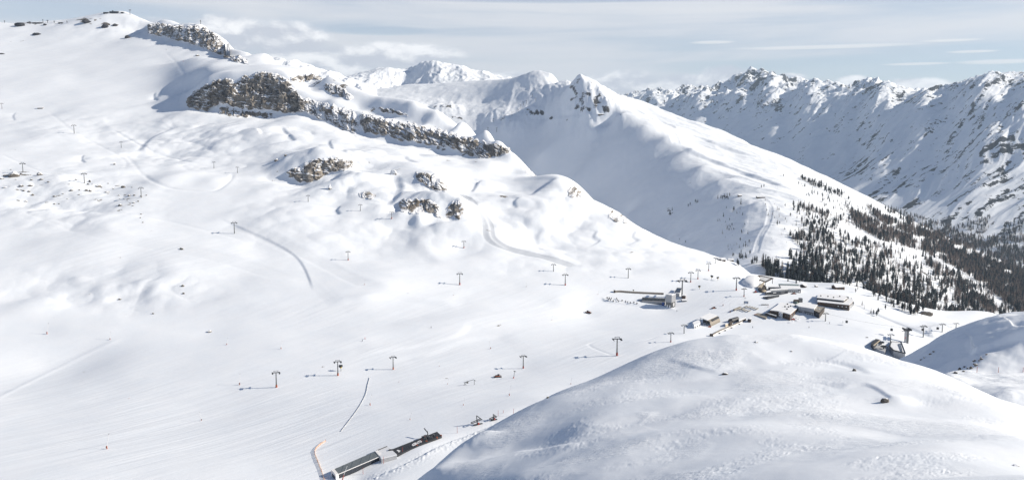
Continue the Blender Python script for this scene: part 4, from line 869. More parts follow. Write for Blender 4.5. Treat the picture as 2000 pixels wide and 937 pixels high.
def make_trees(mid, bowl, far, rh, hump):
    r = random.Random(5)
    geos = [(k, fir_geo(10 + i, k)) for i, k in enumerate((0, 0, 1, 1, 2, 2))]
    crest = [(1560,404),(1600,415),(1640,430),(1690,452),(1740,472),(1800,490),(1850,512),(1900,540),(1950,575),(2010,620)]
    regions = [  # polygon, count, larch share, height range, layers
        ([(1484,512),(1510,520),(1560,530),(1600,535),(1625,560),(1560,556),(1500,548)], 130, .2, (13, 20), 'm'),
        ([(1540,505),(1600,505),(1640,545),(1640,562),(1560,552)], 130, .25, (12, 19), 'm'),
        ([(1548,402),(1590,408),(1640,436),(1620,470),(1570,445),(1550,425)], 180, .3, (9, 14), 'm'),
        ([(1540,460),(1590,450),(1640,470),(1700,520),(1720,580),(1650,560),(1600,520),(1560,485)], 560, .4, (10, 16), 'm'),
        ([(1640,470),(1720,480),(1800,540),(1860,600),(1780,605),(1700,585),(1690,520)], 520, .55, (12, 18), 'm'),
        ([(1690,575),(1760,580),(1850,605),(1930,615),(1900,622),(1800,612),(1740,600)], 330, .35, (10, 16), 'm'),
        ([(1800,500),(1870,540),(1930,590),(1960,620),(1900,612),(1840,575)], 420, .6, (12, 18), 'm'),
        ([(1640,380),(1680,400),(1740,440),(1700,440),(1660,415)], 60, .4, (9, 13), 'm'),
        ([(1655,412),(1700,430),(1760,455),(1840,480),(1900,500),(1960,540),(2010,580),(2010,625),(1950,580),(1880,530),(1800,490),(1720,470),(1670,440)], 2600, .72, (12, 18), 'm'),
        ([(1850,488),(1900,500),(2010,535),(2010,600),(1940,560),(1880,525)], 1300, .5, (12, 18), 'm'),
        ([(1690,402),(1720,420),(1760,440),(1800,452),(1860,470),(1880,480),(1840,478),(1780,458),(1720,434)], 900, .75, (12, 17), 'm'),
        ([(1560,347),(1600,358),(1650,378),(1640,385),(1600,368),(1570,356)], 120, .3, (10, 15), 'm'),
        ([(1775,468),(1830,455),(1900,430),(1935,425),(1930,450),(1890,475),(1830,470)], 260, .6, (14, 20), 'f'),
        ([(1880,485),(1940,462),(2010,470),(2010,525),(1950,508)], 800, .6, (16, 22), 'fm'), ([(1700,395),(1800,425),(1880,455),(1960,475),(1900,492),(1800,455),(1730,425)], 700, .7, (16, 22), 'f'), ([(1960,440),(2010,425),(2010,470),(1970,470)], 120, .6, (16, 22), 'f'),
        ([(1480,380),(1540,400),(1560,440),(1540,480),(1500,420)], 26, .4, (5, 9), 'm'),
        ([(1400,430),(1460,400),(1465,500),(1430,505)], 40, .3, (4, 8), 'm'),
        ([(1560,355),(1640,385),(1700,430),(1640,425),(1580,390)], 90, .4, (6, 11), 'm'),
        ([(1830,478),(1900,495),(2010,540),(2010,600),(1940,560),(1880,520)], 1100, .55, (14, 20), 'm'),
        ([(1720,405),(1800,437),(1900,474),(2010,500),(2010,518),(1900,488),(1790,450)], 600, .65, (13, 18), 'm'),
        ([(1930,500),(2010,515),(2010,545),(1960,525)], 220, .5, (14, 20), 'm'),
        ([(1640,455),(1740,480),(1850,530),(1960,610),(1940,617),(1820,550),(1720,497),(1640,472)], 150, .6, (9, 16), 'm'),
        ([(1845,522),(1900,552),(1960,592),(2005,625),(1960,624),(1885,588)], 260, .6, (10, 16), 'm'),
        ([(1680,560),(1740,585),(1800,608),(1830,618),(1790,618),(1720,590)], 46, .5, (6, 12), 'b'),
    ]
    spots = []
    def put(px, py, lays, h, larch, tries=None):
        best = None
        for l in lays:
            q = l.hit(px, py)
            if q and (best is None or q[1] < best[1]): best = q
        if best: spots.append((best[1] / h if False else h / best[1], best, h, larch)); return best
    L = {'m': mid, 'f': far, 'b': bowl}
    for poly, n, ls, (h0, h1), who in regions:
        xs = [p[0] for p in poly]; ys = [p[1] for p in poly]; k = 0; guard = 0
        while k < n and guard < n * 30:
            guard += 1; x = r.uniform(min(xs), max(xs)); y = r.uniform(min(ys), max(ys))
            if not inside(poly, x, y): continue
            cl = float(perlin(np.array([x / 22.0]), np.array([y / 11.0]), 77)[0])
            if n > 60 and cl < -.22 and r.random() < .85: continue
            put(x, y, [L[c] for c in who], r.uniform(h0, h1) * (1.0 if r.random() < .8 else .7), r.random() < ls); k += 1
    for i in range(len(crest) - 1):
        for k in range(26):
            f = r.random(); put(crest[i][0] + (crest[i + 1][0] - crest[i][0]) * f + r.gauss(0, 2), crest[i][1] + (crest[i + 1][1] - crest[i][1]) * f + r.gauss(0, 2.5), [mid], r.uniform(12, 17), r.random() < .7)
    single = [(1523,541,11,0),(1539,549,9,0),(1555,553,10,0),(1562,551,9,0),(1415,386,12,0),(1408,387,11,0),(1402,388,11,0),(1420,385,10,0),(1425,384,11,0),(1411,390,9,0),(1422,389,8,0),(1447,399,14,0),(1433,413,14,0),(1413,423,12,0),(1358,396,10,0),(1361,396,10,0),(1363,395,9,0),(1348,401,9,0),(1344,404,9,0),(1313,411,11,0),
              (1308,420,11,0),(1310,421,9,0),(1450,420,8,0),(1419,407,7,0),(1456,483,9,0),(1452,481,8,0),(1447,504,13,0),(1444,505,10,0),(1450,506,9,0),(1456,503,9,0),(1458,504,8,0),(1474,513,12,0),(1470,514,11,0),(1478,514,11,0),(1468,516,9,0),(1442,520,9,0),(1440,518,8,0),(1402,432,7,0),(1424,442,7,0),(1411,458,11,1),(1448,454,8,0),(1422,482,6,0),
              (1715,612,7,0),(1701,611,5,0),(1706,614,5,0),(1712,617,6,0),(1729,605,6,0),(1766,606,10,0),(1772,604,9,0),(1777,611,11,0),(1779,613,9,0),(1752,594,9,0),(1785,615,8,0),(1800,617,7,1),(1675,566,6,1),(1662,590,5,0),(1666,597,5,0),(1684,598,7,1),(1688,604,5,1),(1671,571,5,0),(1327,468,5,0),(1339,474,5,0),(1620,380,10,0),(1610,372,10,0),(1600,366,9,0),(1590,375,8,0),(1560,360,8,0),(1530,345,8,0),(1487,367,9,0),(1492,366,8,0)]
    for (x, y, h, lz) in single: put(x, y, [bowl, mid], h, bool(lz))
    spots.sort(key=lambda s: -s[0])
    proto = {}
    near = spots[:300]; rest = spots[300:]
    for i, (sz, q, h, lz) in enumerate(near):
        g = r.choice((4, 5)) if lz else r.choice((0, 1, 2, 3))
        if g not in proto:
            k, (tr, cr) = geos[g]
            t = thing('larch_tree' if k == 2 else 'conifer_tree', 'tree', 'tree')
            tr.build('trunk', M['bark'], t); cr.build('crown', M['larch' if k == 2 else 'fir'], t); proto[g] = t; o = t
        else: o = copy_tree(proto[g])
        o.location = q; o.rotation_euler = (0, 0, r.uniform(0, 6.28)); s = h * 1.05; o.scale = (s * r.uniform(.78, 1.1), s * r.uniform(.78, 1.1), s)
        px, py = proj(*q)
        if lz: tag(o, 'bare brown larch standing in the open forest on the right-hand hillside', 'tree', 'larches of the hillside forest')
        elif px < 1465: tag(o, 'small dark conifer scattered on the shaded mountain flank above the stations', 'tree', 'conifers on the shaded flank')
        else: tag(o, 'dark green conifer standing in the forest on the right-hand hillside', 'tree', 'conifers of the hillside forest')
    # the far wood beyond the 300 nearest trees
    for kinds, nm, mt, lab in (((0, 1, 2, 3), 'conifer_wood', 'fir', 'dark conifer wood covering the far slopes of the valley'), ((4, 5), 'larch_wood', 'larch', 'brown leafless larch wood covering the far slopes of the valley')):
        V = []; Fc = []; off = 0
        for (sz, q, h, lz) in rest:
            if lz != (kinds[0] == 4): continue
            k, (tr, cr) = geos[r.choice(kinds)]
            a = r.uniform(0, 6.28); ca, sa = math.cos(a), math.sin(a); s = h * r.uniform(.8, 1.1); w = s * r.uniform(.85, 1.2)
            for part in (tr, cr):
                p = np.array(part.v); x = (p[:, 0] * ca - p[:, 1] * sa) * w + q[0]; y = (p[:, 0] * sa + p[:, 1] * ca) * w + q[1]
                V.append(np.stack([x, y, p[:, 2] * s + q[2]], 1)); Fc += [tuple(i + off for i in f) for f in part.f]; off += len(p)
        me = bpy.data.meshes.new(nm); me.from_pydata(np.concatenate(V).tolist(), [], Fc); me.update(); me.materials.append(M[mt])
        o = bpy.data.objects.new(nm, me); COL.objects.link(o); tag(o, lab, 'wood', None, 'stuff')
# ---------------------------------------------------------------- lift towers
def tower_proto(style):
    """chairlift tower, 12 m tall: mast, crossarm, sheaves, working frame, crash padding"""
    t = thing('lift_tower', 'tower', 'lift tower')
    MB().tube((0, 0, -1.5), (0, 0, 11.2), .55, .34, n=10).build('mast', M['steel'], t, smooth=False)
    a = MB().box(-3.1, 3.1, -.28, .28, 10.9, 11.4); arm = a.build('crossarm', M['dark_steel'], t)
    for s in (-1, 1):
        sh = MB().box(s * 2.9 - .18, s * 2.9 + .18, -2.4, 2.4, 10.55, 10.85)
        for k in range(6): sh.tube((s * 2.9 - .24, -2.0 + .8 * k, 10.75), (s * 2.9 + .24, -2.0 + .8 * k, 10.75), .33, n=8)
        sh.build('sheave_assembly', M['dark_steel'], arm)
        w = MB().box(s * 2.45 - .35, s * 2.45 + .35, -2.3, 2.3, 10.30, 10.38); w.build('catwalk', M['steel'], arm)
    f = MB()
    for s in (-1, 1): f.bar((s * 1.5, 0, 11.3), (s * 1.5, 0, 12.4), .2, .2)
    f.bar((-1.9, 0, 12.4), (1.9, 0, 12.4), .22, .22); f.build('lifting_frame', M['dark_steel'], arm)
    l = MB()
    for s in (-1, 1): l.bar((s * .25, -.7, 0), (s * .22, -.5, 11), .06, .06)
    for k in range(18): l.bar((-.25, -.69, .6 + .6 * k), (.25, -.69, .6 + .6 * k), .05, .05)
    l.build('ladder', M['steel'], t)
    if style: MB().prism([(.72 * math.cos(a * .785), .72 * math.sin(a * .785)) for a in range(8)], -.8, 2.0).build('crash_pad', M[style], t)
    return t
def make_towers(bowl, mid):
    T = [  # px, base y, top y, style, turn, label
        (540,756,723,'orange',.3,'tallest tower of the near row, leftmost, long shadow across the groomed slope'), (660,733,702,'orange',.3,'second tower of the near row, with a dark snow gun hung beside its foot'), (768,721,694,'orange',.35,'third tower of the near row, at the top of the dark hose line'), (1022,719,692,'red',.3,'fourth tower of the near row, behind the parked snow groomer'), (1205,694,657,'red',.1,'tall slim tower near the left crest of the foreground hump'),
        (458,456,433,None,.4,'tower beside the curved snow bank on the left slope'), (680,508,490,'red',.2,'tower with a red foot on the open middle slope'), (898,556,532,'red',.1,'tower with a red foot in the middle of the basin'), (1081,530,515,None,.1,'short tower left of the paired towers in the upper basin'), (1104,557,534,'red',.1,'tower right of the short tower in the upper basin'),
        (1227,543,523,None,.1,'lone dark tower between the basin and the silver station'), (1332,580,544,None,.1,'tower rising just behind the slanted glass roof'), (1349,551,530,'red',.1,'tower behind and right of the silver station'), (1363,545,526,'red',0,'middle tower of the group climbing away behind the silver station'), (1384,529,513,'red',0,'upper tower of the group climbing away behind the silver station'), (1397,514,503,None,0,'furthest tower of the group at the foot of the shaded mountain'),
        (602,394,381,None,.2,'tower below the dark rock knoll'), (704,412,399,None,.2,'tower on the snow roll below the small rock step'), (765,427,413,'red',.2,'tower with a red foot left of the wide lower rock face'), (906,484,470,'red',.2,'small tower beside the groomed road'), (165,358,338,None,.2,'middle tower in the boulder field'), (276,386,366,None,.3,'right-hand tower in the boulder field'),
        (45,337,318,None,.1,'left-hand tower in the boulder field, beside the largest boulder'), (145,261,244,None,.3,'tower on the upper left slope above the diagonal piste'), (237,289,277,None,.3,'small tower on the upper left slope near the piste crossing'), (418,329,316,None,.3,'tower above the round snow mound'), (464,338,326,None,.3,'tower at the right end of the round snow mound'), (4,213,202,None,.3,'tower cut by the left edge of the picture'),
        (1438,567,540,'red',.1,'slim tower with a red foot left of the snow dome'), (1453,579,562,'red',.5,'short tower with a wide arm in front of the snow dome'), (1310,668,648,'red',.1,'thin low tower left of the curved hall'), (1336,651,633,None,.1,'thin tower in front of the curved hall'),
        (1739,668,651,None,.1,'tower standing on the lower right station'), (1803,658,634,None,.1,'slim tower right of the massive cable car mast'), (1840,648,631,None,.1,'slim tower on the snow right of the massive mast, second along'), (1867,641,630,None,.1,'last tower of the right-hand lift, behind the snow knoll'), (1612,627,610,None,.2,'short dark tower beside the flat-roofed annex')]
    protos = {}; out = {}
    for (px, b, tp, st, rz, lab) in T:
        q = bowl.hit(px, b) or mid.hit(px, b)
        if not q: continue
        h = (b - tp) / FPX * q[1] * 1.03
        if st not in protos: protos[st] = tower_proto(st); o = protos[st]
        else: o = copy_tree(protos[st])
        s = h / 12.4; o.location = q; o.rotation_euler = (0, 0, rz); o.scale = (max(s, .85) * .95, max(s, .85) * .95, s)
        tag(o, lab, 'lift tower', 'chairlift towers in the ski bowl'); out[px] = (q, h)
    # far towers on the shaded mountain, seen as small posts
    p = None
    for (px, b, h) in [(1000,226,13),(1017,212,13),(1022,206,13),(1028,203,12),(1012,220,12),(970,258,15),(953,256,13),(964,238,12),(1043,178,12),(1040,190,12),(1046,198,12),(985,232,12)]:
        q = mid.hit(px, b)
        if not q: continue
        if p is None:
            p = thing('lift_tower', 'x', 'lift tower'); MB().tube((0, 0, -1), (0, 0, 11.5), .6, .4, n=6).build('mast', M['dark_steel'], p); MB().box(-3.4, 3.4, -.7, .7, 11.2, 12).build('crossarm', M['dark_steel'], p); o = p
        else: o = copy_tree(p)
        o.location = q; s = h / 12; o.scale = (s, s, s); tag(o, 'tiny dark lift tower on the shaded basin below the twin peaks', 'lift tower', 'far lift towers below the twin peaks')
    return out
# ---------------------------------------------------------------- snow guns, poles, fences, vehicles, people
def make_small(bowl, rh, hump, mid, towers):
    def lance_proto():
        t = thing('snow_lance', 'lance', 'snow lance')
        MB().tube((0, 0, -.5), (.0, 0, 2.1), .36, .26, n=10).build('crash_pad', M['orange'], t)
        MB().tube((0, 0, 1.2), (1.5, 0, 9.2), .13, .10, n=8).build('lance', M['white'], t)
        MB().tube((1.5, 0, 9.1), (1.72, 0, 9.7), .2, .16, n=8).build('nozzle_head', M['steel'], t)
        MB().box(-.55, -.15, -.5, .5, .8, 1.6).build('valve_box', M['dark_steel'], t)
        return t
    lp = None
    for (px, b, h, rz, lab) in [(209,876,32,.1,'snow lance leaning right on the lower left of the groomed slope'), (252,778,8,.3,'short orange stub of a snow lance in the middle of the groomed slope'), (393,821,18,3.0,'snow lance leaning left near the middle of the groomed slope'), (468,751,22,1.5,'upright white snow lance left of the tallest near tower'), (92,652,22,.2,'thin leaning snow lance on the far left slope'), (215,663,16,1.4,'snow lance at the top of the bright snow bank on the left'),
            (443,673,14,.2,'snow lance at the upper edge of the groomed slope'), (549,681,16,.3,'faint grey snow lance above the near tower row'), (779,746,6,.5,'small orange snow lance foot below the third tower'), (723,791,22,.3,'leaning orange and white snow lance beside the dark hose line'), (801,819,14,.2,'orange snow lance foot above the dark platform'), (858,715,9,2.9,'small snow lance in the middle of the basin, left of the groomer'),
            (874,750,10,.2,'small snow lance left of the tilted metal frame'), (905,791,14,.3,'snow lance above the two lift frames'), (958,681,16,2.9,'snow lance in the middle of the basin, above the groomer'), (995,772,20,.4,'snow lance on the piste below the fourth tower'), (1115,750,12,.4,'snow lance close to the left crest of the foreground hump'), (1426,610,18,1.5,'white snow lance with a red foot by the ski racks'),
            (1412,597,16,1.5,'twin white lance with a red foot above the ski racks'), (712,556,10,.4,'thin snow lance on the slope below the red-footed tower'), (797,573,8,.4,'thin snow lance in the upper basin, left of centre'), (886,577,7,.6,'small red lance foot below the centre tower'), (1028,560,8,1.5,'small grey lance left of the paired towers'), (1168,575,7,.4,'small lance left of the ring of snow'), (1078,625,8,.4,'thin lance in the basin below the ring of snow')]:
        q = bowl.hit(px, b)
        if not q: continue
        if lp is None: lp = lance_proto(); o = lp
        else: o = copy_tree(lp)
        s = h / FPX * q[1] / 9.6; o.location = q; o.rotation_euler = (0, 0, rz); o.scale = (s, s, s)
        tag(o, lab, 'snow lance', 'snow lances along the pistes')
    # the big lance in front of the glazed station
    q = bowl.hit(667, 938)
    t = thing('snow_lance', 'tall red and white snow lance leaning in front of the glazed station', 'snow lance', q, .0, 'snow lances along the pistes'); 
    MB().tube((0, 0, -1), (1.4, 0, 3.4), .33, .2, n=10).build('crash_pad', M['red'], t); MB().tube((1.4, 0, 3.4), (3.5, 0, 9.0), .13, .10, n=8).build('lance', M['white'], t); MB().tube((3.5, 0, 8.9), (3.75, 0, 9.6), .2, .15, n=8).build('nozzle_head', M['steel'], t)
    # fan guns
    fp = None
    for (px, b, h, lab, c) in [(666,724,13,'dark snow gun on a post beside the second near tower','d'), (1390,546,9,'dark round snow gun on the slope behind the silver station, left one','d'), (1402,548,8,'dark round snow gun behind the silver station, right one','d'), (1366,565,8,'round snow gun above the silver station','d'), (1237,570,5,'small round snow gun behind the retaining wall','d')]:
        q = bowl.hit(px, b)
        if not q: continue
        if fp is None:
            fp = thing('snow_gun', 'x', 'snow gun'); MB().tube((0, 0, -.5), (0, 0, 2.2), .16, n=8).build('post', M['steel'], fp)
            MB().tube((0, -1.1, 2.9), (0, .9, 3.4), .85, .75, n=14).build('barrel', M['dark_steel'], fp); MB().box(-.5, .5, -.4, .4, 1.9, 2.4).build('swivel', M['yellow'], fp); o = fp
        else: o = copy_tree(fp)
        s = h / FPX * q[1] / 4; o.location = q; o.scale = (s, s, s); o.rotation_euler = (0, 0, (px % 7) - 3); tag(o, lab, 'snow gun', 'fan guns')
    # marker poles
    pp = None
    for k, (px, b, h, l, lab) in enumerate([(1003,812,16,bowl,'a'), (973,812,12,bowl,'a'), (893,845,14,bowl,'a'), (983,806,6,bowl,'a'), (749,905,16,bowl,'a'), (709,925,14,bowl,'a'), (786,885,14,bowl,'r'), (824,865,10,bowl,'r'), (1908,727,12,rh,'r'), (1950,727,11,rh,'r'), (1998,726,10,rh,'r'), (830,858,9,bowl,'a')]):
        q = l.hit(px, b)
        if not q: continue
        if pp is None: pp = tag(MB().tube((0, 0, -.5), (0, 0, 4), .09, .07, n=6).build('marker_pole', M['red']), 'x', 'pole'); o = pp
        else: o = pp.copy(); COL.objects.link(o)
        s = h / FPX * q[1] / 4; o.location = q; o.scale = (1.3, 1.3, s)
        if l is rh: tag(o, 'thin red marker pole on the edge of the shaded road at the right', 'pole', 'marker poles by the right-hand road')
        else: tag(o, 'thin red marker pole along the snow bank beside the glazed station and dark platform', 'pole', 'marker poles by the near station')
    # orange fence netting
    pts = [bowl.hit(*p) for p in smooth_poly([(636,862), (626,868), (617,877), (615,886), (621,902), (628,920), (634,940)], 4)]
    net = MB(); org = pts[0]
    for a, b in zip(pts[:-1], pts[1:]):
        a = [a[i] - org[i] for i in range(3)]; b = [b[i] - org[i] for i in range(3)]
        for z in (0.15, .45, .75, 1.05): net.bar((a[0], a[1], a[2] + z), (b[0], b[1], b[2] + z), .05, .13)
    f = thing('net_fence', 'orange safety net fence curving along the snow left of the glazed station', 'fence', org); net.build('netting', M['net'], f)
    for a in pts[::4]: MB().tube((a[0] - org[0], a[1] - org[1], a[2] - org[2] - .3), (a[0] - org[0], a[1] - org[1], a[2] - org[2] + 1.8), .09, n=6).build('post', M['orange'], f)
    # dark hose / snow fence line below the third tower
    pts = [bowl.hit(*p) for p in smooth_poly([(722,737), (718,752), (714,770), (704,790), (692,808), (680,824), (666,842)], 4)]; org = pts[0]
    m = MB()
    for a, b in zip(pts[:-1], pts[1:]):
        a = [a[i] - org[i] for i in range(3)]; b = [b[i] - org[i] for i in range(3)]; m.bar((a[0], a[1], a[2] + .3), (b[0], b[1], b[2] + .3), .06, .42)
    f = thing('snow_fence', 'thin grey snow fence curving down from the third near tower', 'fence', org); m.build('netting', M['pale_net'], f)
    for a in pts[::5]: MB().tube((a[0] - org[0], a[1] - org[1], a[2] - org[2] - .3), (a[0] - org[0], a[1] - org[1], a[2] - org[2] + 1.1), .06, n=6).build('post', M['steel'], f)
    # snow groomers
    gp = None
    for (px, b, L, rz, lab) in [(972,736,15,.15,'snow groomer parked on the piste near the tilted metal frame'), (1149,611,12,2.8,'dark snow groomer on the piste left of the ring of snow'), (1394,602,9,.3,'dark snow groomer above the curved hall'), (1475,571,8,.4,'red vehicle beside the snow dome'), (1550,574,9,.3,'dark groomer in front of the pale garage')]:
        q = bowl.hit(px, b)
        if gp is None or 'red' in lab:
            g = thing('snow_groomer', 'x', 'snow groomer'); red = 'red' in lab
            MB().box(-2.6, 2.4, -1.2, 1.2, .7, 1.5).build('chassis', M['red' if red else 'orange'], g, .08)
            c = MB().extrude_yz([(-1.15, 1.5), (1.15, 1.5), (1.05, 2.9), (-1.05, 2.9)], -.2, 1.9); c.build('cab', M['red' if red else 'dark_steel'], g, .08)
            MB().box(1.9, 1.96, -.95, .95, 1.7, 2.7).build('windscreen', M['glass'], g)
            for s in (-1, 1): MB().extrude_yz([(s * 1.3, 0), (s * 2.1, 0), (s * 2.1, .9), (s * 1.3, .9)], -2.8, 2.6).build('track', M['deck'], g, .1)
            MB().prism([(3.2, -2.4), (3.8, -2.6), (3.8, 2.6), (3.2, 2.4)], .1, 1.3).build('blade', M['dark_steel'], g)
            MB().box(-4.0, -3.0, -2.3, 2.3, .1, .8).build('tiller', M['dark_steel'], g)
            MB().box(-2.5, -.4, -1.1, 1.1, 1.5, 1.9).build('load_bed', M['deck'], g)
            o = g; gp = gp or g
        else: o = copy_tree(gp)
        s = L / FPX * q[1] / 7.8; o.location = q; o.scale = (s, s, s * 1.1); o.rotation_euler = (0, 0, rz); tag(o, lab, 'snow groomer', 'snow groomers')
    # drag-lift frame with a tilted beam, and the T-topped post beside it
    q = bowl.hit(907, 752); k = q[1] / FPX
    t = thing('drag_lift_return', 'tilted metal return frame of a drag lift, low end on crossed legs', 'lift frame', q)
    for s in (-1, 1): MB().bar((s * 1.2 + .4, s * .6, -.4), (-s * .9 + .4, -s * .4, 2.6), .22, .22).build('leg', M['dark_steel'], t)
    MB().tube((20 * k, 0, -.4), (20 * k, 0, 11 * k), .2, n=8).build('mast', M['steel'], t)
    MB().bar((0, 0, 2.4), (19 * k, 0, 12 * k), .25, .3).bar((18 * k, 0, 12 * k), (23 * k, -1, 10 * k), .25, .3).build('beam', M['steel'], t); MB().box(4 * k, 8 * k, -.6, .6, 4.6 * k, 7.5 * k).build('drive_box', M['gravel'], t)
    q = bowl.hit(1003, 738); t = thing('drag_lift_post', 'leaning post with a short T-shaped top and a red foot, right of the groomer', 'post', q); k = q[1] / FPX
    MB().tube((0, 0, -.5), (2.2 * k, 0, 14 * k), .2, .16, n=8).build('mast', M['steel'], t); MB().bar((0.2 * k, 0, 15 * k), (4.6 * k, 0, 13.4 * k), .3, .5).build('crossarm', M['dark_steel'], t); MB().tube((0, 0, -.3), (.35 * k, 0, 2.6 * k), .5, .4, n=8).build('crash_pad', M['red'], t)
    # the two dark lift machines on the bank
    for (px, b, w, lab) in [(932, 829, 26, 'larger dark steel lift machine beside the snow bank'), (964, 820, 17, 'smaller dark steel lift machine on the snow bank, right of the larger')]:
        q = bowl.hit(px, b); k = q[1] / FPX; t = thing('lift_machine', lab, 'lift machinery', q, .5, 'lift machines on the snow bank'); W = w * k
        m = MB()
        for s in (-1, 1): m.bar((-W * .5, s * .9, W * .22), (W * .35, s * .9, W * .42), .35, .4)
        m.bar((-W * .5, -.9, W * .22), (-W * .5, .9, W * .22), .35, .4); m.build('track_frame', M['dark_steel'], t)
        MB().bar((-W * .05, 0, W * .75), (W * .42, 0, W * .35), .5, .5).bar((-W * .05, 0, W * .75), (0, 0, -.5), .4, .4).build('boom', M['dark_steel'], t)
        MB().tube((.1, 0, -.6), (.1, 0, W * .35), .5, .4, n=8).build('pedestal', M['steel'], t); MB().box(-W * .3, W * .45, -.8, .8, .0, .5).build('base', M['dark_steel'], t); MB().box(W * .02, W * .14, -.95, -.6, .5, 1.6).build('warning_pad', M['red'], t)
    # people
    def person(cloth):
        vs = [(0,0,.95),(0,0,1.2),(0,0,1.42),(0,0,1.55),(0,.03,1.70),(-.2,0,1.4),(-.3,.12,1.15),(-.26,.32,1.02),(.2,0,1.4),(.3,.12,1.15),(.26,.32,1.02),(-.12,0,.88),(-.14,.1,.5),(-.14,0,.1),(-.14,.15,.05),(.12,0,.88),(.14,.1,.5),(.14,0,.1),(.14,.15,.05)]
        es = [(0,1),(1,2),(2,3),(3,4),(2,5),(5,6),(6,7),(2,8),(8,9),(9,10),(0,11),(11,12),(12,13),(13,14),(0,15),(15,16),(16,17),(17,18)]
        rad = [.17,.18,.17,.07,.13,.09,.07,.05,.09,.07,.05,.12,.09,.07,.06,.12,.09,.07,.06]
        me = bpy.data.meshes.new('person'); me.from_pydata(vs, es, []); o = bpy.data.objects.new('person', me); COL.objects.link(o); me.materials.append(cloth)
        md = o.modifiers.new('skin', 'SKIN'); o.modifiers.new('smooth', 'SUBSURF').levels = 1
        for i, rr in enumerate(rad): me.skin_vertices[0].data[i].radius = (rr, rr)
        me.skin_vertices[0].data[0].use_root = True
        s = MB()
        for sx in (-1, 1): s.box(sx * .14 - .05, sx * .14 + .05, -.75, .95, -.01, .03)
        k = s.build('skis', M['dark_steel'], o)
        return o
    pa, pb = person(M['cloth_dark']), person(M['cloth_red'])
    for k, (px, b, lab) in enumerate([(842,640,'skier in dark clothes alone in the middle of the basin'), (713,662,'skier in red standing on the piste above the near tower row'), (708,666,'skier in dark clothes beside the skier in red'), (1455,583,'skier in dark clothes below the short wide-armed tower'), (1646,630,'skier in dark clothes on the snow below the hotel'), (1580,640,'skier in dark clothes on the flat snow in front of the restaurant'), (1322,608,'skier in dark clothes beside the silver station'), (1500,600,'skier in red near the ski racks'), (1470,640,'skier in dark clothes beside the long covered conveyor'), (1620,632,'skier in dark clothes right of the short dark tower'),
            (325,98,'skier in dark clothes high on the snowfield below the skyline ridge'), (358,121,'skier in red at the edge of the long shadow below the skyline ridge')]):
        q = bowl.hit(px, b)
        if not q: continue
        src = pb if 'in red' in lab.split(' beside')[0] else pa
        if k == 0: o = pa
        elif k == 1: o = pb
        else: o = copy_tree(src)
        o.location = q; o.rotation_euler = (0, 0, k * 1.1); s = 1.0 if b > 300 else 1.25; o.scale = (s, s, s); tag(o, lab, 'person')
    # rope of the right-hand lift with its cabins
    def top(px, f=.92): q, h = towers[px]; return Vector((q[0], q[1], q[2] + h * f))
    q = bowl.hit(1770, 669); mast_top = Vector((q[0], q[1], q[2] + 30 / FPX * q[1]))
    lines = [(top(1612), mast_top), (mast_top, top(1803)), (top(1803), top(1840)), (top(1840), top(1867))]
    cp = None; m = MB()
    for a, b in lines:
        pr = None
        for k in range(9):
            f = k / 8; p = a + (b - a) * f + Vector((0, 0, -4 * f * (1 - f) * (b - a).length * .02))
            if pr is not None: m.tube(pr, p, .06, n=4, cap=False)
            pr = p
    tag(m.build('lift_cable', M['dark_steel']), 'thin cable of the right-hand lift strung between the dark tower and the massive mast', 'cable')
    for (li, f, lab) in [(0, .27, 'dark cabin hanging high on the cable, nearest the flat-roofed annex'), (0, .82, 'dark cabin hanging on the cable just left of the massive mast'), (1, .95, 'dark cabin hanging beside the slim tower right of the massive mast'), (2, .75, 'dark cabin hanging beside the second slim tower right of the mast')]:
        a, b = lines[li]; p = a + (b - a) * f + Vector((0, 0, -4 * f * (1 - f) * (b - a).length * .02))
        if cp is None:
            cp = thing('gondola_cabin', 'x', 'gondola cabin'); MB().bar((0, 0, 0), (0, 0, -2.4), .12, .12).build('hanger', M['steel'], cp)
            MB().prism([(-1.2, -.9), (1.2, -.9), (1.2, .9), (-1.2, .9)], -4.8, -2.4).build('cabin', M['dark_steel'], cp, .25)
            for s in (-1, 1): MB().box(-.9, .9, s * .92 - .02, s * .92 + .02, -3.8, -2.9).build('window', M['glass'], cp)
            o = cp
        else: o = copy_tree(cp)
        o.location = p; o.rotation_euler = (0, 0, -.4); o.scale = (.9, .9, .9); tag(o, lab, 'gondola cabin', 'cabins of the right-hand lift')
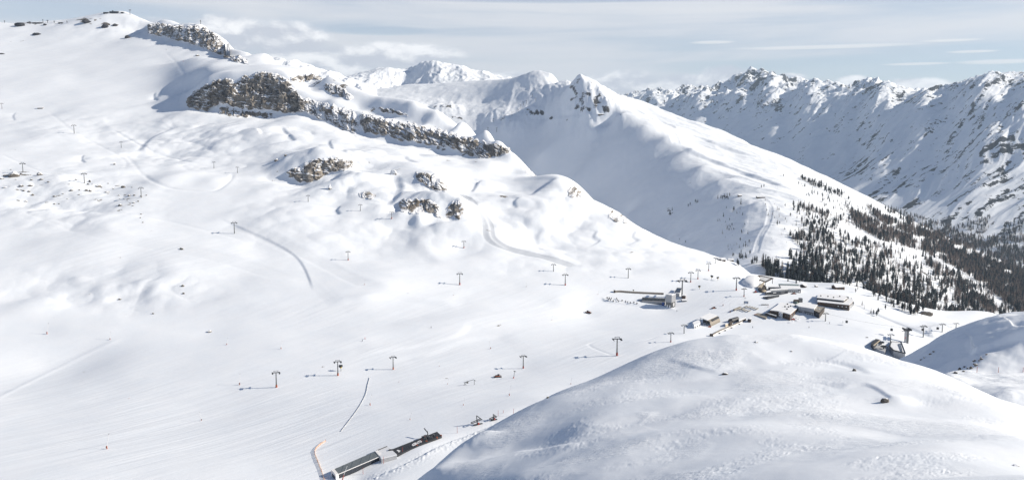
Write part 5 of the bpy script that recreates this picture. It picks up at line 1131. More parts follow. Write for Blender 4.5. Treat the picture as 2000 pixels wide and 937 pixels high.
# ---------------------------------------------------------------- buildings, laid out on their footprints
class Site:
    def __init__(s, lay, name, label, cat, px, py, group=None, k=0.0):
        q = lay.hit(px, py); s.o = q; s.k = k; s.e = thing(name, label, cat, q, 0, group)
    def P(s, px, py, h):
        """ground-plan position of a picture point standing h above the site"""
        u, t = ray(px, py); Y = (s.o[2] + h - s.k * s.o[0]) / (t - s.k * u)
        return (u * Y - s.o[0], Y - s.o[1])
    def lean(s):
        for c in s.e.children:
            for v in c.data.vertices: v.co.z += s.k * v.co.x
    def poly(s, pts, h): return [s.P(x, y, h) for x, y in pts]
    def prism(s, name, pts, h, z0, z1, mat, bevel=0): return MB().prism(s.poly(pts, h), z0, z1).build(name, mat, s.e, bevel)
    def roof(s, pts, h, th=.5, grow=.25, mat='snow', name='roof'):
        p = s.poly(pts, h); cx = sum(a[0] for a in p) / len(p); cy = sum(a[1] for a in p) / len(p)
        q = []
        for x, y in p:
            d = math.hypot(x - cx, y - cy); q.append((cx + (x - cx) * (1 + grow / d), cy + (y - cy) * (1 + grow / d)))
        return MB().prism(q, h + .01, h + th).build(name, M[mat], s.e, .06)
    def windows(s, a, b, z0, z1, n, fill=.6, mat='glass', proud=.06, name='window', ends=(0, 1)):
        a = Vector((a[0], a[1], 0)); b = Vector((b[0], b[1], 0)); d = b - a; L = d.length; d.normalize(); nrm = Vector((d.y, -d.x, 0))
        if nrm.y > 0: nrm = -nrm
        for k in range(n):
            f0 = ends[0] + (ends[1] - ends[0]) * (k + .5 - fill / 2) / n; f1 = ends[0] + (ends[1] - ends[0]) * (k + .5 + fill / 2) / n
            p = a + d * L * f0 + nrm * proud; q = a + d * L * f1 + nrm * proud
            m = MB(); i = nrm * -.12
            m.add([(p.x, p.y, z0), (q.x, q.y, z0), (q.x, q.y, z1), (p.x, p.y, z1), (p.x + i.x, p.y + i.y, z0), (q.x + i.x, q.y + i.y, z0), (q.x + i.x, q.y + i.y, z1), (p.x + i.x, p.y + i.y, z1)],
                  [(0, 1, 2, 3), (4, 7, 6, 5), (0, 4, 5, 1), (1, 5, 6, 2), (2, 6, 7, 3), (3, 7, 4, 0)])
            m.build(name, M[mat], s.e)
def make_buildings(bowl, mid):
    # ---- glazed lift station at the bottom
    s = Site(bowl, 'lift_station', 'long lift station with dark glazed roof and white arched ends', 'lift station', 703, 917, k=.15)
    A, B = s.P(660, 925.5, 3.2), s.P(742, 890.5, 3.2); C, D = s.P(733, 880.5, 4.6), s.P(651.5, 915.5, 4.6)
    r = MB(); r.add([(A[0], A[1], 3.2), (B[0], B[1], 3.2), (C[0], C[1], 4.6), (D[0], D[1], 4.6), (A[0], A[1], 3.0), (B[0], B[1], 3.0), (C[0], C[1], 4.4), (D[0], D[1], 4.4)], [(0, 1, 2, 3), (7, 6, 5, 4), (0, 4, 5, 1), (1, 5, 6, 2), (2, 6, 7, 3), (3, 7, 4, 0)])
    r.build('glazed_roof', M['glazed'], s.e)
    w = MB(); ins = lambda p, q, k: (p[0] + (q[0] - p[0]) * k, p[1] + (q[1] - p[1]) * k)
    w.prism([ins(A, D, .04), ins(B, C, .04), ins(B, C, .96), ins(A, D, .96)], -6, [3.0, 3.0, 4.2, 4.2]); w.build('wall', M['glass'], s.e)
    e = MB(); e.bar((A[0], A[1], 3.15), (B[0], B[1], 3.15), .35, .35); e.build('eave_beam', M['white'], s.e)
    for p, q, nm in ((A, D, -1), (B, C, 1)):
        d = Vector((B[0] - A[0], B[1] - A[1], 0)).normalized(); arch = []
        for f, z in ((-.10, -6), (-.10, 1.2), (-.06, 2.6), (.02, 3.45), (.95, 4.95), (1.06, 4.2), (1.1, 2.4), (1.1, -6)):
            x = p[0] + (q[0] - p[0]) * f; y = p[1] + (q[1] - p[1]) * f; arch.append((x, y, z))
        o = d * nm
        m = MB(); n = len(arch)
        m.add([(x - o.x * .3, y - o.y * .3, z) for x, y, z in arch] + [(x + o.x * 1.5, y + o.y * 1.5, z) for x, y, z in arch], [tuple(range(n)), tuple(range(2 * n - 1, n - 1, -1))] + [(i, n + i, n + (i + 1) % n, (i + 1) % n) for i in range(n)])
        m.build('end_arch', M['white'], s.e)
        if nm < 0:
            m = MB(); x0 = ins(p, q, .15); x1 = ins(p, q, .85); k = o * 1.53
            m.add([(x0[0] + k.x, x0[1] + k.y, -4), (x1[0] + k.x, x1[1] + k.y, -4), (x1[0] + k.x, x1[1] + k.y, 3.2), (x0[0] + k.x, x0[1] + k.y, 2.4)], [(0, 1, 2, 3)]); m.build('gate', M['glass'], s.e)
    s.prism('annex', [(745, 896), (775, 888.5), (756, 871), (735, 879.5)], 3.0, -5, 3.0, M['wall']); s.roof([(745, 896), (775, 888.5), (756, 871), (735, 879.5)], 3.0, .6)
    m = MB(); a, b = s.P(735, 879.5, 3.75), s.P(756, 871, 3.75); m.bar((a[0], a[1], 3.75), (b[0], b[1], 3.75), .25, .5); m.build('roof_edge', M['dark_steel'], s.e)
    s.lean()
    # ---- dark boarding platform with white markings
    s = Site(bowl, 'boarding_platform', 'long dark boarding platform with white rounded markings and lift machinery above the glazed station', 'platform', 820, 866, k=.075)
    Q = [(764.5, 877), (776.7, 886.5), (863, 850.5), (853.5, 842)]; H = .8
    s.prism('deck', Q, H, -4, H, M['deck'])
    zz = lambda x, y: (760 + x / 15.62, 830 + y / 15.62)
    def mark(pts, z, mat, name): s.prism(name, [zz(*p) for p in pts], z, z - .03, z, M[mat])
    mark([(690, 590), (735, 545), (800, 515), (840, 540), (855, 568), (800, 600), (740, 628), (705, 612)], H + .06, 'white', 'white_marking'); mark([(728, 572), (775, 552), (785, 562), (738, 583)], H + .1, 'deck', 'marking_slot')
    mark([(835, 522), (880, 480), (945, 450), (985, 470), (1005, 500), (945, 530), (880, 560), (850, 545)], H + .06, 'white', 'white_marking')
    for (x, y) in ((862, 512), (905, 495)): mark([(x, y), (x + 62, y - 28), (x + 70, y - 18), (x + 70 - 62, y + 10)], H + .1, 'deck', 'marking_slot')
    mark([(893, 532), (955, 504), (965, 512), (902, 542)], H + .1, 'deck', 'marking_slot')
    mark([(222, 765), (265, 738), (352, 770), (330, 795), (290, 825), (275, 790)], H + .06, 'white', 'arrow_marking')
    for k in range(4):
        x = 470 + 62 * k; y = 720 - 27 * k; mark([(x, y - 35), (x + 18, y - 43), (x + 70, y + 5), (x + 52, y + 13)], H + .08, 'dark_steel', 'deck_rail')
    for (x, y, w) in ((1050, 380, 1.2), (1130, 350, 1.6), (1190, 380, 1.0), (1260, 400, 1.2), (1310, 330, 1.5), (1100, 430, .8)):
        a = s.P(*zz(x, y), H); MB().box(a[0] - w, a[0] + w, a[1] - .6, a[1] + .6, H, H + 1.1).bar((a[0] - w, a[1], H), (a[0] + w, a[1], H + 2), .2, .2).build('machinery', M['steel'], s.e)
    a = s.P(*zz(1175, 330), H); b = s.P(*zz(1070, 250), H)
    MB().bar((a[0], a[1], H), (a[0], a[1], H + 3.2), .4, .4).bar((a[0], a[1], H + 2.4), (b[0], b[1], H + 3.4), .4, .5).build('boom', M['dark_steel'], s.e)
    mark([(1275, 320), (1330, 275), (1400, 320), (1345, 352)], H + .06, 'glass', 'pit')
    for (x, y) in ((1585, 320), (1455, 385), (845, 620), (1140, 500)):
        a = s.P(*zz(x, y), .6); MB().box(a[0] - .5, a[0] + .5, a[1] - .35, a[1] + .35, H - .8, H + .5).build('crash_pad', M['orange'], s.e)
    a = s.P(764, 877, 2); MB().box(a[0] - 1.5, a[0] + 1.3, a[1] - .8, a[1] + .8, -2, 2).build('kiosk', M['dark_steel'], s.e)
    s.lean()
    # ---- silver station tower with its long hall
    s = Site(bowl, 'cable_car_station', 'tall silver clad station block with a white sign and dark lower side', 'lift station', 1311, 601)
    a, b, c = s.P(1299.5, 599.5, 0), s.P(1311.5, 601, 0), s.P(1319.5, 598.6, 0); d = (a[0] + c[0] - b[0], a[1] + c[1] - b[1])
    MB().prism([a, b, c, d], 5.5, 13.0).build('cladding', M['silver'], s.e)
    q = lambda p, k: (p[0] + ((a[0] + c[0]) / 2 - p[0]) * k, p[1] + ((a[1] + c[1]) / 2 - p[1]) * k)
    MB().prism([q(a, .06), q(b, .06), q(c, .06), q(d, .06)], -3, 5.48).build('base', M['steel'], s.e)
    MB().prism([q(a, .02), q(b, .02), q(c, .02), q(d, .02)], 13.0, 13.5).build('roof', M['snow'], s.e)
    s.windows(b, c, .4, 5.0, 1, .8, 'glass', .05, 'gate', (.05, .95)); s.windows(b, c, 1.4, 4.4, 1, .42, 'white', .2, 'sign', (.1, .9)); s.windows(b, c, 2.3, 3.5, 1, .16, 'glass', .3, 'sign_emblem', (.1, .9))  # first pane is dark to stand in for the shade of a recess
    s.windows(a, b, .2, 2.6, 2, .5, 'white', .5, 'snow_patch', (.15, .95)); s.windows(a, b, 0, 2.2, 1, .5, 'glass', .25, 'door', (.6, 1)) 
    s = Site(bowl, 'vaulted_hall', 'long low vaulted hall with dark roof panels attached to the silver station block', 'lift station', 1274, 594)
    a, b = s.P(1253.5, 592.5, 0), s.P(1299, 594.5, 0); L = math.hypot(b[0] - a[0], b[1] - a[1]); ang = math.atan2(b[1] - a[1], b[0] - a[0])
    f = thing('x', None, None); bpy.data.objects.remove(f); s.e.location = (s.o[0] + a[0], s.o[1] + a[1], s.o[2]); s.e.rotation_euler = (0, 0, ang)
    MB().box(0, L, .8, 8.6, -3, 1.0).build('base', M['dark_steel'], s.e); MB().extrude_yz([(-.4, 1.0), (-.3, 1.9), (.3, 2.7), (1.4, 3.1), (1.4, 1.0)], 0, L).build('lower_vault', M['silver'], s.e)
    MB().extrude_yz([(1.45, 1.0), (1.45, 3.15), (2.6, 5.0), (4.2, 5.9), (6, 5.6), (8.8, 3), (8.8, 1)], 0, L).build('roof_panels', stripes('dark_solar_panels', (.025, .03, .04), (.10, .11, .12), 0, 3.4, .94, .25), s.e)
    MB().box(-3.5, -.05, 2, 6, -2, 2.6).build('porch', M['dark_steel'], s.e); MB().box(L - 3, L - .6, -2.4, -.6, -2, 2.4).build('tarpaulin', M['blue'], s.e)
    s = Site(bowl, 'glass_roof_station', 'small lift station with a slanted dark glass roof framed in white', 'lift station', 1324, 578)
    pts = [(1317, 570.6, 4.5), (1327.5, 571.5, 4.5), (1332, 562.2, 6.5), (1322.5, 561.6, 6.5)]
    P3 = [(*s.P(x, y, h), h) for x, y, h in pts]; c = Vector((sum(p[0] for p in P3) / 4, sum(p[1] for p in P3) / 4, 5.5))
    def slab(k, dz, th, mat, nm):
        v = [c + (Vector(p) - c) * k + Vector((0, 0, dz)) for p in P3]; MB().add([tuple(p) for p in v] + [tuple(p - Vector((0, 0, th))) for p in v], [(0, 1, 2, 3), (7, 6, 5, 4), (0, 4, 5, 1), (1, 5, 6, 2), (2, 6, 7, 3), (3, 7, 4, 0)]).build(nm, M[mat], s.e)
    slab(1.18, 0, .5, 'white', 'roof_frame'); slab(.95, .06, .3, 'glass', 'roof_glass')
    MB().prism([(c.x + (p[0] - c.x) * .75, c.y + (p[1] - c.y) * .75) for p in P3], -3, 4).build('wall', M['wall'], s.e)
    s = Site(bowl, 'wooden_kiosk', 'small brown kiosk with a snow roof right of the slanted glass roof', 'kiosk', 1335, 580)
    s.prism('wall', [(1332, 577), (1338.5, 577.5), (1339.5, 575.5), (1333, 575)], 2.4, -2, 2.4, M['wood']); s.roof([(1332, 577), (1338.5, 577.5), (1339.5, 575.5), (1333, 575)], 2.4, .6, .3)
    fp = None
    for k, (x, y) in enumerate([(1186,582.5),(1190,583),(1194,583.5),(1188,586),(1192,587),(1198,588.5),(1204,584),(1206,586.5),(1208,589),(1215,588),(1222,589.5),(1226,590.5),(1231,592),(1238,591.5),(1244,593.5),(1248,588)]):
        q = bowl.hit(x, y)
        if fp is None:
            fp = thing('play_figure', 'x', 'play figure'); MB().tube((0, 0, -.3), (0, 0, 1.6), .45, .3, n=8).build('body', M['dark_steel'], fp); MB().box(-.9, .9, -.08, .08, .9, 1.3).build('arms', M['dark_wood'], fp); o = fp
        else: o = copy_tree(fp)
        o.location = q; o.rotation_euler = (0, 0, k * .7); tag(o, 'small dark play figure inside the oval ring of snow by the silver station', 'play figure', 'figures of the snow play area')
    # ---- low covered walkway wall behind
    pts = [bowl.hit(*p) for p in smooth_poly([(1201, 570.5), (1212, 570), (1240, 572), (1296, 574.5)], 5)]; org = pts[0]; m = MB()
    for a, b in zip(pts[:-1], pts[1:]): m.tube((a[0] - org[0], a[1] - org[1], a[2] - org[2] + .5), (b[0] - org[0], b[1] - org[1], b[2] - org[2] + .5), 1.15, n=10)
    s = thing('covered_conveyor', 'long low brown covered ski conveyor behind the silver station', 'conveyor', org); m.build('tunnel', M['corrugated'], s); MB().box(-1.2, .2, -1.4, 1.4, -.5, 2.2).build('portal', M['dark_wood'], s)
    # ---- curved hall
    s = Site(bowl, 'curved_hall', 'hall with a curved corrugated metal side, snow roof and open dark front', 'lift station', 1388, 637.5)
    a, b, l = s.P(1388, 637.3, 0), s.P(1406.5, 628.3, 0), s.P(1367.5, 630.5, 0)
    ax = Vector((b[0] - a[0], b[1] - a[1], 0)); wd = Vector((l[0] - a[0], l[1] - a[1], 0))
    prof = [(0, -2), (-.02, 0), (.01, 1.6), (.06, 3.0), (.15, 4.2), (.28, 5.0)]
    m = MB(); n = len(prof)
    v0 = [Vector((a[0], a[1], 0)) + wd * f + Vector((0, 0, z)) for f, z in prof]; m.add([tuple(v) for v in v0] + [tuple(v + ax) for v in v0], [(i, n + i, n + i + 1, i + 1) for i in range(n - 1)])
    ob = m.build('curved_wall', M['corrugated'], s.e, smooth=True)
    up = Vector((0, 0, 1)); A = Vector((a[0], a[1], 0))
    def quad(nm, pts, mat, th=.3):
        m = MB(); m.add([tuple(p) for p in pts] + [tuple(p - up * th) for p in pts], [(0, 1, 2, 3), (7, 6, 5, 4), (0, 4, 5, 1), (1, 5, 6, 2), (2, 6, 7, 3), (3, 7, 4, 0)]); return m.build(nm, M[mat], s.e)
    quad('roof', [A + wd * .28 + up * 5.25 - ax * .03, A + wd * .28 + up * 5.25 + ax * 1.02, A + wd * 1.02 + up * 5.6 + ax * 1.02, A + wd * 1.02 + up * 5.6 - ax * .03], 'snow', .5)
    MB().prism([tuple((A + wd * .08 + ax * .25)[:2]), tuple((A + wd * .97 + ax * .25)[:2]), tuple((A + wd * .97 + ax)[:2]), tuple((A + wd * .1 + ax)[:2])], -2, 4.6).build('back_wall', M['dark_steel'], s.e)  # solid dark block: the interior shade behind the open front, put in as colour
    for f in (.1, .42, .72, .98): MB().bar(tuple(A + wd * f + ax * .02 - up * 2), tuple(A + wd * f + ax * .02 + up * 4.9), .35, .35).build('post', M['steel'], s.e)
    s.prism('side_wing', [(1367.5, 631), (1356, 636), (1353, 630), (1366, 624)], 3.2, -2, 3.2, M['white']); s.roof([(1367.5, 631), (1356, 636), (1353, 630), (1366, 624)], 3.2, .5)
    s.windows(s.P(1356, 636, 3.2), s.P(1367.5, 631, 3.2), .7, 2.2, 3)
    a = s.P(1386, 638, .4); MB().box(a[0] - 1.1, a[0] + 1.3, a[1] - .6, a[1] + .6, -.5, .9).build('crash_pad', M['orange'], s.e)
    # ---- long covered conveyor at the plateau edge
    pts = [bowl.hit(*p) for p in smooth_poly([(1390.5, 656), (1405, 648), (1425, 639.5), (1448, 629)], 5)]; org = pts[0]; m = MB(); m2 = MB()
    for a, b in zip(pts[:-1], pts[1:]):
        a = Vector(a) - Vector(org); b = Vector(b) - Vector(org); m.tube(a + up * .55, b + up * .55, 1.25, n=10); d = (b - a).normalized(); sd = Vector((d.y, -d.x, 0)) * 1.15; m2.bar(a + sd + up * .75, b + sd + up * .75, .3, .75)
    s = thing('covered_conveyor', 'long brown and white covered ski conveyor climbing beside the curved hall', 'conveyor', org); m.build('tunnel', M['corrugated'], s); m2.build('side_panel', M['white'], s)
    MB().box(-1.8, .6, -1.5, 1.2, -.5, 2.0).build('portal', M['dark_wood'], s)
    for k in range(4, len(pts), 3): a = Vector(pts[k]) - Vector(org); MB().box(a.x + .8, a.x + 1.9, a.y - 2.3, a.y - 1.3, a.z - .6, a.z + .8).build('footing', M['dark_steel'], s)
    s = Site(bowl, 'lift_drive_station', 'dark round-topped drive station with a snow covered platform roof at the top of the conveyor', 'lift station', 1437, 631)
    m = MB(); a = s.P(1431, 630.5, 0); b = s.P(1444.5, 626.5, 0); L = Vector((b[0] - a[0], b[1] - a[1], 0)); sd = Vector((-L.y, L.x, 0)).normalized() * 5
    pr = [(0, -1.5), (0, 2), (.2, 3.4), (.5, 3.9), (.8, 3.4), (1, 2), (1, -1.5)]; v = [Vector((a[0], a[1], 0)) + sd * f + up * z for f, z in pr]; n = len(pr)
    m.add([tuple(p) for p in v] + [tuple(p + L) for p in v], [tuple(range(n)), tuple(range(2 * n - 1, n - 1, -1))] + [(i, n + i, n + (i + 1) % n, (i + 1) % n) for i in range(n)]); m.build('housing', M['dark_steel'], s.e)
    s.prism('platform', [(1443.5, 627.2), (1457, 621.3), (1456, 619.5), (1443, 623)], 2.4, -1.5, 2.4, M['dark_wood']); s.roof([(1443.5, 627.2), (1457, 621.3), (1456, 619.5), (1443, 623)], 2.4, .5, .1)
    s.prism('control_cabin', [(1425, 629), (1430, 627.5), (1429, 625.5), (1424.5, 627)], 3, -1.5, 3, M['dark_wood']); s.prism('porch', [(1417, 634), (1429, 629), (1427, 627.5), (1416, 632)], 1.6, -1.5, 1.6, M['beige']); s.roof([(1417, 634), (1429, 629), (1427, 627.5), (1416, 632)], 1.6, .4, .1)
    s = Site(bowl, 'control_hut', 'small dark hut with an orange foot at the upper end of the conveyor platform', 'hut', 1464, 624.5)
    s.prism('wall', [(1460.5, 622.5), (1466, 623.5), (1467.5, 621), (1462, 620)], 2.6, -1.5, 2.6, M['dark_wood']); s.roof([(1460.5, 622.5), (1466, 623.5), (1467.5, 621), (1462, 620)], 2.6, .5, .2); a = s.P(1464, 625, 0); MB().box(a[0] - 1, a[0] + 1, a[1] - .4, a[1] + .4, -.5, .8).build('crash_pad', M['orange'], s.e)
    # ---- ski racks and screen
    rp = None
    for (x, y) in [(1372, 228), (1438, 238), (1503, 250), (1560, 265), (1620, 282), (1243, 287), (1315, 300), (1365, 318), (1440, 328), (1300, 268)]:
        q = bowl.hit(1340 + x / 11.71, 580 + y / 11.71)
        if rp is None:
            rp = thing('ski_rack', 'x', 'ski rack'); MB().bar((-1.9, -2.6, .9), (1.9, 2.6, .9), 1.5, .25).build('shelf', M['gravel'], rp); m = MB()
            for f in (-1, 0, 1): m.bar((1.8 * f, 2.5 * f, -.4), (1.8 * f, 2.5 * f, .9), .25, .25)
            m.build('leg', M['dark_wood'], rp); o = rp
        else: o = copy_tree(rp)
        o.location = q; tag(o, 'low grey wooden ski rack in the two rows of racks in front of the restaurant', 'ski rack', 'ski racks in front of the restaurant')
    s = Site(bowl, 'video_screen', 'dark framed video screen standing above the ski racks', 'screen', 1457, 594)
    MB().box(-2.2, 2.2, -.15, .25, .9, 3.2).build('frame', M['dark_steel'], s.e); MB().box(-1.7, 1.7, -.22, -.16, 1.2, 2.9).build('display', plain('pale_display', (.38, .45, .58), .3), s.e)
    for k in (-1, 1): MB().bar((1.8 * k, 0, -.5), (1.8 * k, 0, 1), .25, .25).build('leg', M['steel'], s.e)
    s = Site(bowl, 'zigzag_barrier', 'dark zigzag queue barrier on the snow behind the restaurant terrace', 'barrier', 1494, 595.5); m = MB()
    for k in range(14): x = -3.9 + .56 * k; m.bar((x, -.8, .7), (x + .4, .8, .7), .16, .9)
    m.build('panels', M['dark_steel'], s.e); MB().bar((-4.2, 0, .2), (4.2, 0, .2), .2, .2).build('rail', M['dark_steel'], s.e)
    s = Site(bowl, 'striped_ramp', 'long grey planked ramp lying on the snow left of the ski racks', 'ramp', 1441, 600); s.prism('planks', [(1432, 603.2), (1435, 604), (1452, 597.6), (1449, 596.6)], .5, -.5, .5, M['gravel']); s.prism('edge', [(1432, 603.6), (1434.8, 604.4), (1435, 604.1), (1432, 603.3)], .7, -.5, .7, M['dark_wood'])
    # ---- restaurant
    s = Site(bowl, 'mountain_restaurant', 'large brown timber restaurant with a flat snow roof, roof vents and a white stair tower', 'restaurant', 1543, 626)
    R = [(1504, 606), (1521, 608), (1529, 610), (1543.3, 614.2), (1560, 599), (1548, 593), (1524, 591), (1518, 597)]; H = 5.8
    s.prism('wall', R, H, -2, H, M['wood']); s.roof(R, H, .55, .35)
    a, b, c = s.P(1504, 606, H), s.P(1543.3, 614.2, H), s.P(1560, 599, H)
    s.windows(a, b, 3.2, 4.4, 4, .45, ends=(.02, .38)); s.windows(a, b, 3.2, 4.4, 2, .5, ends=(.7, .98)); s.windows(b, c, 3.0, 4.4, 4, .5); s.windows(b, c, .4, 2.2, 4, .7)
    t = s.P(1522.5, 609.2, H); t2 = s.P(1528.8, 610.8, H); d = Vector((t2[0] - t[0], t2[1] - t[1], 0)); nn = Vector((d.y, -d.x, 0)).normalized() * 1.0
    MB().prism([(t[0] + nn.x, t[1] + nn.y), (t2[0] + nn.x, t2[1] + nn.y), (t2[0], t2[1]), (t[0], t[1])], -2, 6.2).build('stair_tower', M['white'], s.e)
    for zz0 in (1.0, 3.6): s.windows((t[0] + nn.x, t[1] + nn.y), (t2[0] + nn.x, t2[1] + nn.y), zz0, zz0 + 1.1, 2, .3)
    for (x, y) in ((1533, 599.5), (1540, 600), (1544, 598.5), (1537, 604.2), (1538, 594.5), (1553, 598.3)):
        p = s.P(x, y, H + .5); MB().box(p[0] - .6, p[0] + .6, p[1] - .6, p[1] + .6, H + .4, H + 1.7).build('roof_vent', M['dark_steel'], s.e, .1)
    s.prism('front_annex', [(1495, 610.5), (1516, 616.5), (1520, 610.5), (1504, 606.5)], 3.0, -2, 3.0, M['dark_wood']); s.prism('parapet', [(1494.5, 610.3), (1516, 616.4), (1516.6, 615.6), (1495.2, 609.6)], 3.4, 3.02, 3.5, M['white'])
    p = s.P(1500.5, 613.5, 1.5); MB().box(p[0] - .8, p[0] + .8, p[1] - .6, p[1] + .4, -2, 2.9).build('white_pier', M['white'], s.e)
    s.prism('terrace', [(1473.5, 613.8), (1496, 621), (1505, 606), (1512, 601), (1509, 596.5), (1500, 599)], 1.2, -2, 1.2, M['gravel']); p = s.P(1475.5, 614.8, .6); MB().box(p[0] - 1.4, p[0] + 1.4, p[1] - .5, p[1] + .5, -.6, 1.3).build('crash_pad', M['orange'], s.e)
    s.prism('glass_pavilion', [(1511, 600), (1515, 599.5), (1518.5, 597.5), (1514, 596)], 3.4, 1.2, 3.4, M['green_glass']); s.roof([(1511, 600), (1515, 599.5), (1518.5, 597.5), (1514, 596)], 3.4, .5, .1)
    pts = [s.P(*p, 1.5) for p in smooth_poly([(1511, 594.3), (1521, 590), (1535, 588.3), (1552, 590.2)], 4)]; m = MB()
    for a, b in zip(pts[:-1], pts[1:]): m.bar((a[0], a[1], 1.2), (b[0], b[1], 1.2), .5, 2.4)
    m.build('terrace_wall', M['dark_wood'], s.e)
    for (x, y, w) in ((1551, 622, 1.3), (1556, 622.5, 1.6), (1560, 624, 1.5), (1548, 627, 1.2)):
        p = s.P(x, y, 1); MB().tube((p[0], p[1], -1), (p[0], p[1], 2.1), .09, n=6).tube((p[0], p[1], 1.5), (p[0], p[1], 2.3), w, .1, n=8).build('parasol', M['snow'], s.e)
    p = s.P(1549, 623, 1); MB().box(p[0] - 1.6, p[0] + 1.6, p[1] - .5, p[1] + .6, -1, 1.6).build('bar_counter', M['red'], s.e, .1)
    # ---- pale hall next to it
    s = Site(bowl, 'pale_hall', 'pale grey hall with a snow roof and dark ground floor windows, right of the restaurant', 'building', 1590, 616.5)
    R = [(1560, 598.5), (1590, 603.6), (1596.6, 595.5), (1574.5, 592.2), (1553, 594.5)]; H = 6.4
    s.prism('wall', R, H, -2, H, M['wall']); s.roof(R, H, .45, .2); a, b = s.P(1560, 598.5, H), s.P(1590, 603.6, H)
    s.windows(a, b, 1.9, 3.0, 7, .85, ends=(.38, .98)); s.windows(a, b, .3, 1.3, 4, .6, ends=(.38, .98)); s.windows(a, b, 0, 2.0, 2, .6, ends=(.0, .22))
    A = [(1590, 606), (1600.5, 610.6), (1610.5, 600), (1597, 598)]; s.prism('flat_annex', A, 5.0, -2, 5.0, M['dark_wood']); s.roof(A, 5.0, .25, -.1, 'gravel', 'flat_roof')
    p, q = s.P(1600.8, 611, 5.4), s.P(1611, 600.2, 5.4); MB().bar((p[0], p[1], 5.1), (q[0], q[1], 5.1), .5, 1.0).build('parapet', M['dark_wood'], s.e)
    for (x, y) in ((1595, 603), (1600, 603.6)): p = s.P(x, y, 5.3); MB().box(p[0] - .8, p[0] + .8, p[1] - .7, p[1] + .7, 5.2, 5.9).build('snow_pile', M['snow'], s.e, .2)
    s.windows(s.P(1590, 606, 5), s.P(1600.5, 610.6, 5), .6, 3.0, 3, .75)
    s = Site(bowl, 'boiler_house', 'dark gabled boiler house with a square grey chimney block behind the restaurant', 'building', 1562, 590.5)
    p = s.P(1563.3, 589.8, 0); MB().box(p[0] - 1.7, p[0] + 1.7, p[1] - 1.5, p[1] + 1.5, -2, 4.2).build('chimney_block', M['steel'], s.e); a = s.P(1555, 590.5, 0)
    MB().extrude_yz([(a[1] - 2, -2), (a[1] - 2, 1.6), (a[1], 3.2), (a[1] + 2, 1.6), (a[1] + 2, -2)], a[0] - 2.5, a[0] + 2.4).build('wall', M['dark_wood'], s.e)
    p = s.P(1554.5, 593.2, 0); m = MB(); N = 16; rr = 3.0
    for k in range(5):
        z0, z1 = rr * math.sin(k * .314), rr * math.sin((k + 1) * .314); m.tube((p[0], p[1], z0 * .85), (p[0], p[1], z1 * .85), rr * math.cos(k * .314), max(.02, rr * math.cos((k + 1) * .314)), n=N, cap=False)
    m.build('glass_dome', M['green_glass'], s.e, smooth=True)
    # ---- hotel
    s = Site(bowl, 'hotel', 'long dark timber hotel with a two level snow roof and balconies on its right gable', 'hotel', 1656.5, 603.5)
    R = [(1596.8, 589.3), (1658.3, 595.6), (1667, 587), (1652, 578), (1600, 575)]; H = 5.2
    s.prism('wall', R, H, -2, H, M['wood']); s.roof(R, H, .4, .45)
    U = [(1595.3, 581.6), (1648, 587.4), (1655, 581.6), (1643, 576.6), (1600, 573.6)]; s.prism('upper_wall', U, 7.1, H + .3, 7.1, M['dark_wood']); s.roof(U, 7.1, .5, .2)
    a, b, c = s.P(1596.8, 589.3, H), s.P(1658.3, 595.6, H), s.P(1667, 587, H)
    s.windows(a, b, 2.5, 3.6, 12, .4, ends=(.25, .98)); s.windows(a, b, .2, 1.6, 10, .5, ends=(.3, .98)); s.windows(a, b, 1.9, 2.2, 1, .99, 'dark_wood', .5, 'balcony'); s.windows(a, b, 2.6, 3.5, 3, .25, 'white', .12, 'shutter', (.6, .98))
    s.windows(b, c, -1, 3.9, 1, .9, 'wall', .12, 'gable_wall'); s.windows(b, c, 2.2, 3.4, 3, .5, proud=.25); s.windows(b, c, .2, 1.4, 3, .5, proud=.25)
    for (x, y) in ((1603, 580), (1617, 581), (1628, 583), (1640, 581)): p = s.P(x, y, 6.7); MB().box(p[0] - .5, p[0] + .5, p[1] - .5, p[1] + .5, 7.4, 8.7).build('chimney', M['dark_steel'], s.e)
    p = s.P(1655, 582, 6); MB().box(p[0] - 1, p[0] + 1, p[1] - .9, p[1] + .9, 4.6, 7.6).build('stair_head', M['steel'], s.e)
    # ---- upper cluster: snow dome, pergola, long garage, shop front
    s = Site(bowl, 'snow_covered_dome_hall', 'low dome-like hall buried under snow with two dark entrances', 'building', 1468, 559.5)
    O = [(1448, 551.5), (1452, 555), (1461, 559), (1470, 560), (1479, 559.5), (1486, 547), (1482, 542), (1473, 539.5), (1458, 541.5)]
    s.prism('wall', O, 1.5, -2, 1.5, M['snow']); p = s.poly(O, 1.5); cx = sum(a[0] for a in p) / len(p); cy = sum(a[1] for a in p) / len(p); m = MB(); n = len(p); rings = [(1.0, 1.5), (.93, 3.2), (.78, 4.4), (.55, 5.2), (.25, 5.5)]
    m.add([(cx + (x - cx) * k, cy + (y - cy) * k, z) for k, z in rings for x, y in p], [(r * n + i, r * n + (i + 1) % n, (r + 1) * n + (i + 1) % n, (r + 1) * n + i) for r in range(4) for i in range(n)] + [tuple(range(4 * n, 5 * n))]); m.build('snow_roof', M['snow'], s.e, smooth=True)
    a, b = s.P(1453, 556, 0), s.P(1467.5, 558.8, 0); s.windows(a, b, .6, 2.6, 1, .9, 'glass', .6, 'entrance'); a, b = s.P(1468.5, 559.4, 0), s.P(1476, 556.8, 0); s.windows(a, b, -.5, 3.0, 1, .9, 'glass', .8, 'entrance'); a, b = s.P(1467, 559.2, 0), s.P(1469.5, 559.6, 0); s.windows(a, b, -.5, 2.8, 1, .9, 'beige', 1.0, 'door_panel')
    s = Site(bowl, 'pergola_terrace', 'square dark timber pergola roof with a sloping beige canopy beside the snow dome', 'pergola', 1486, 561); H = 4.2
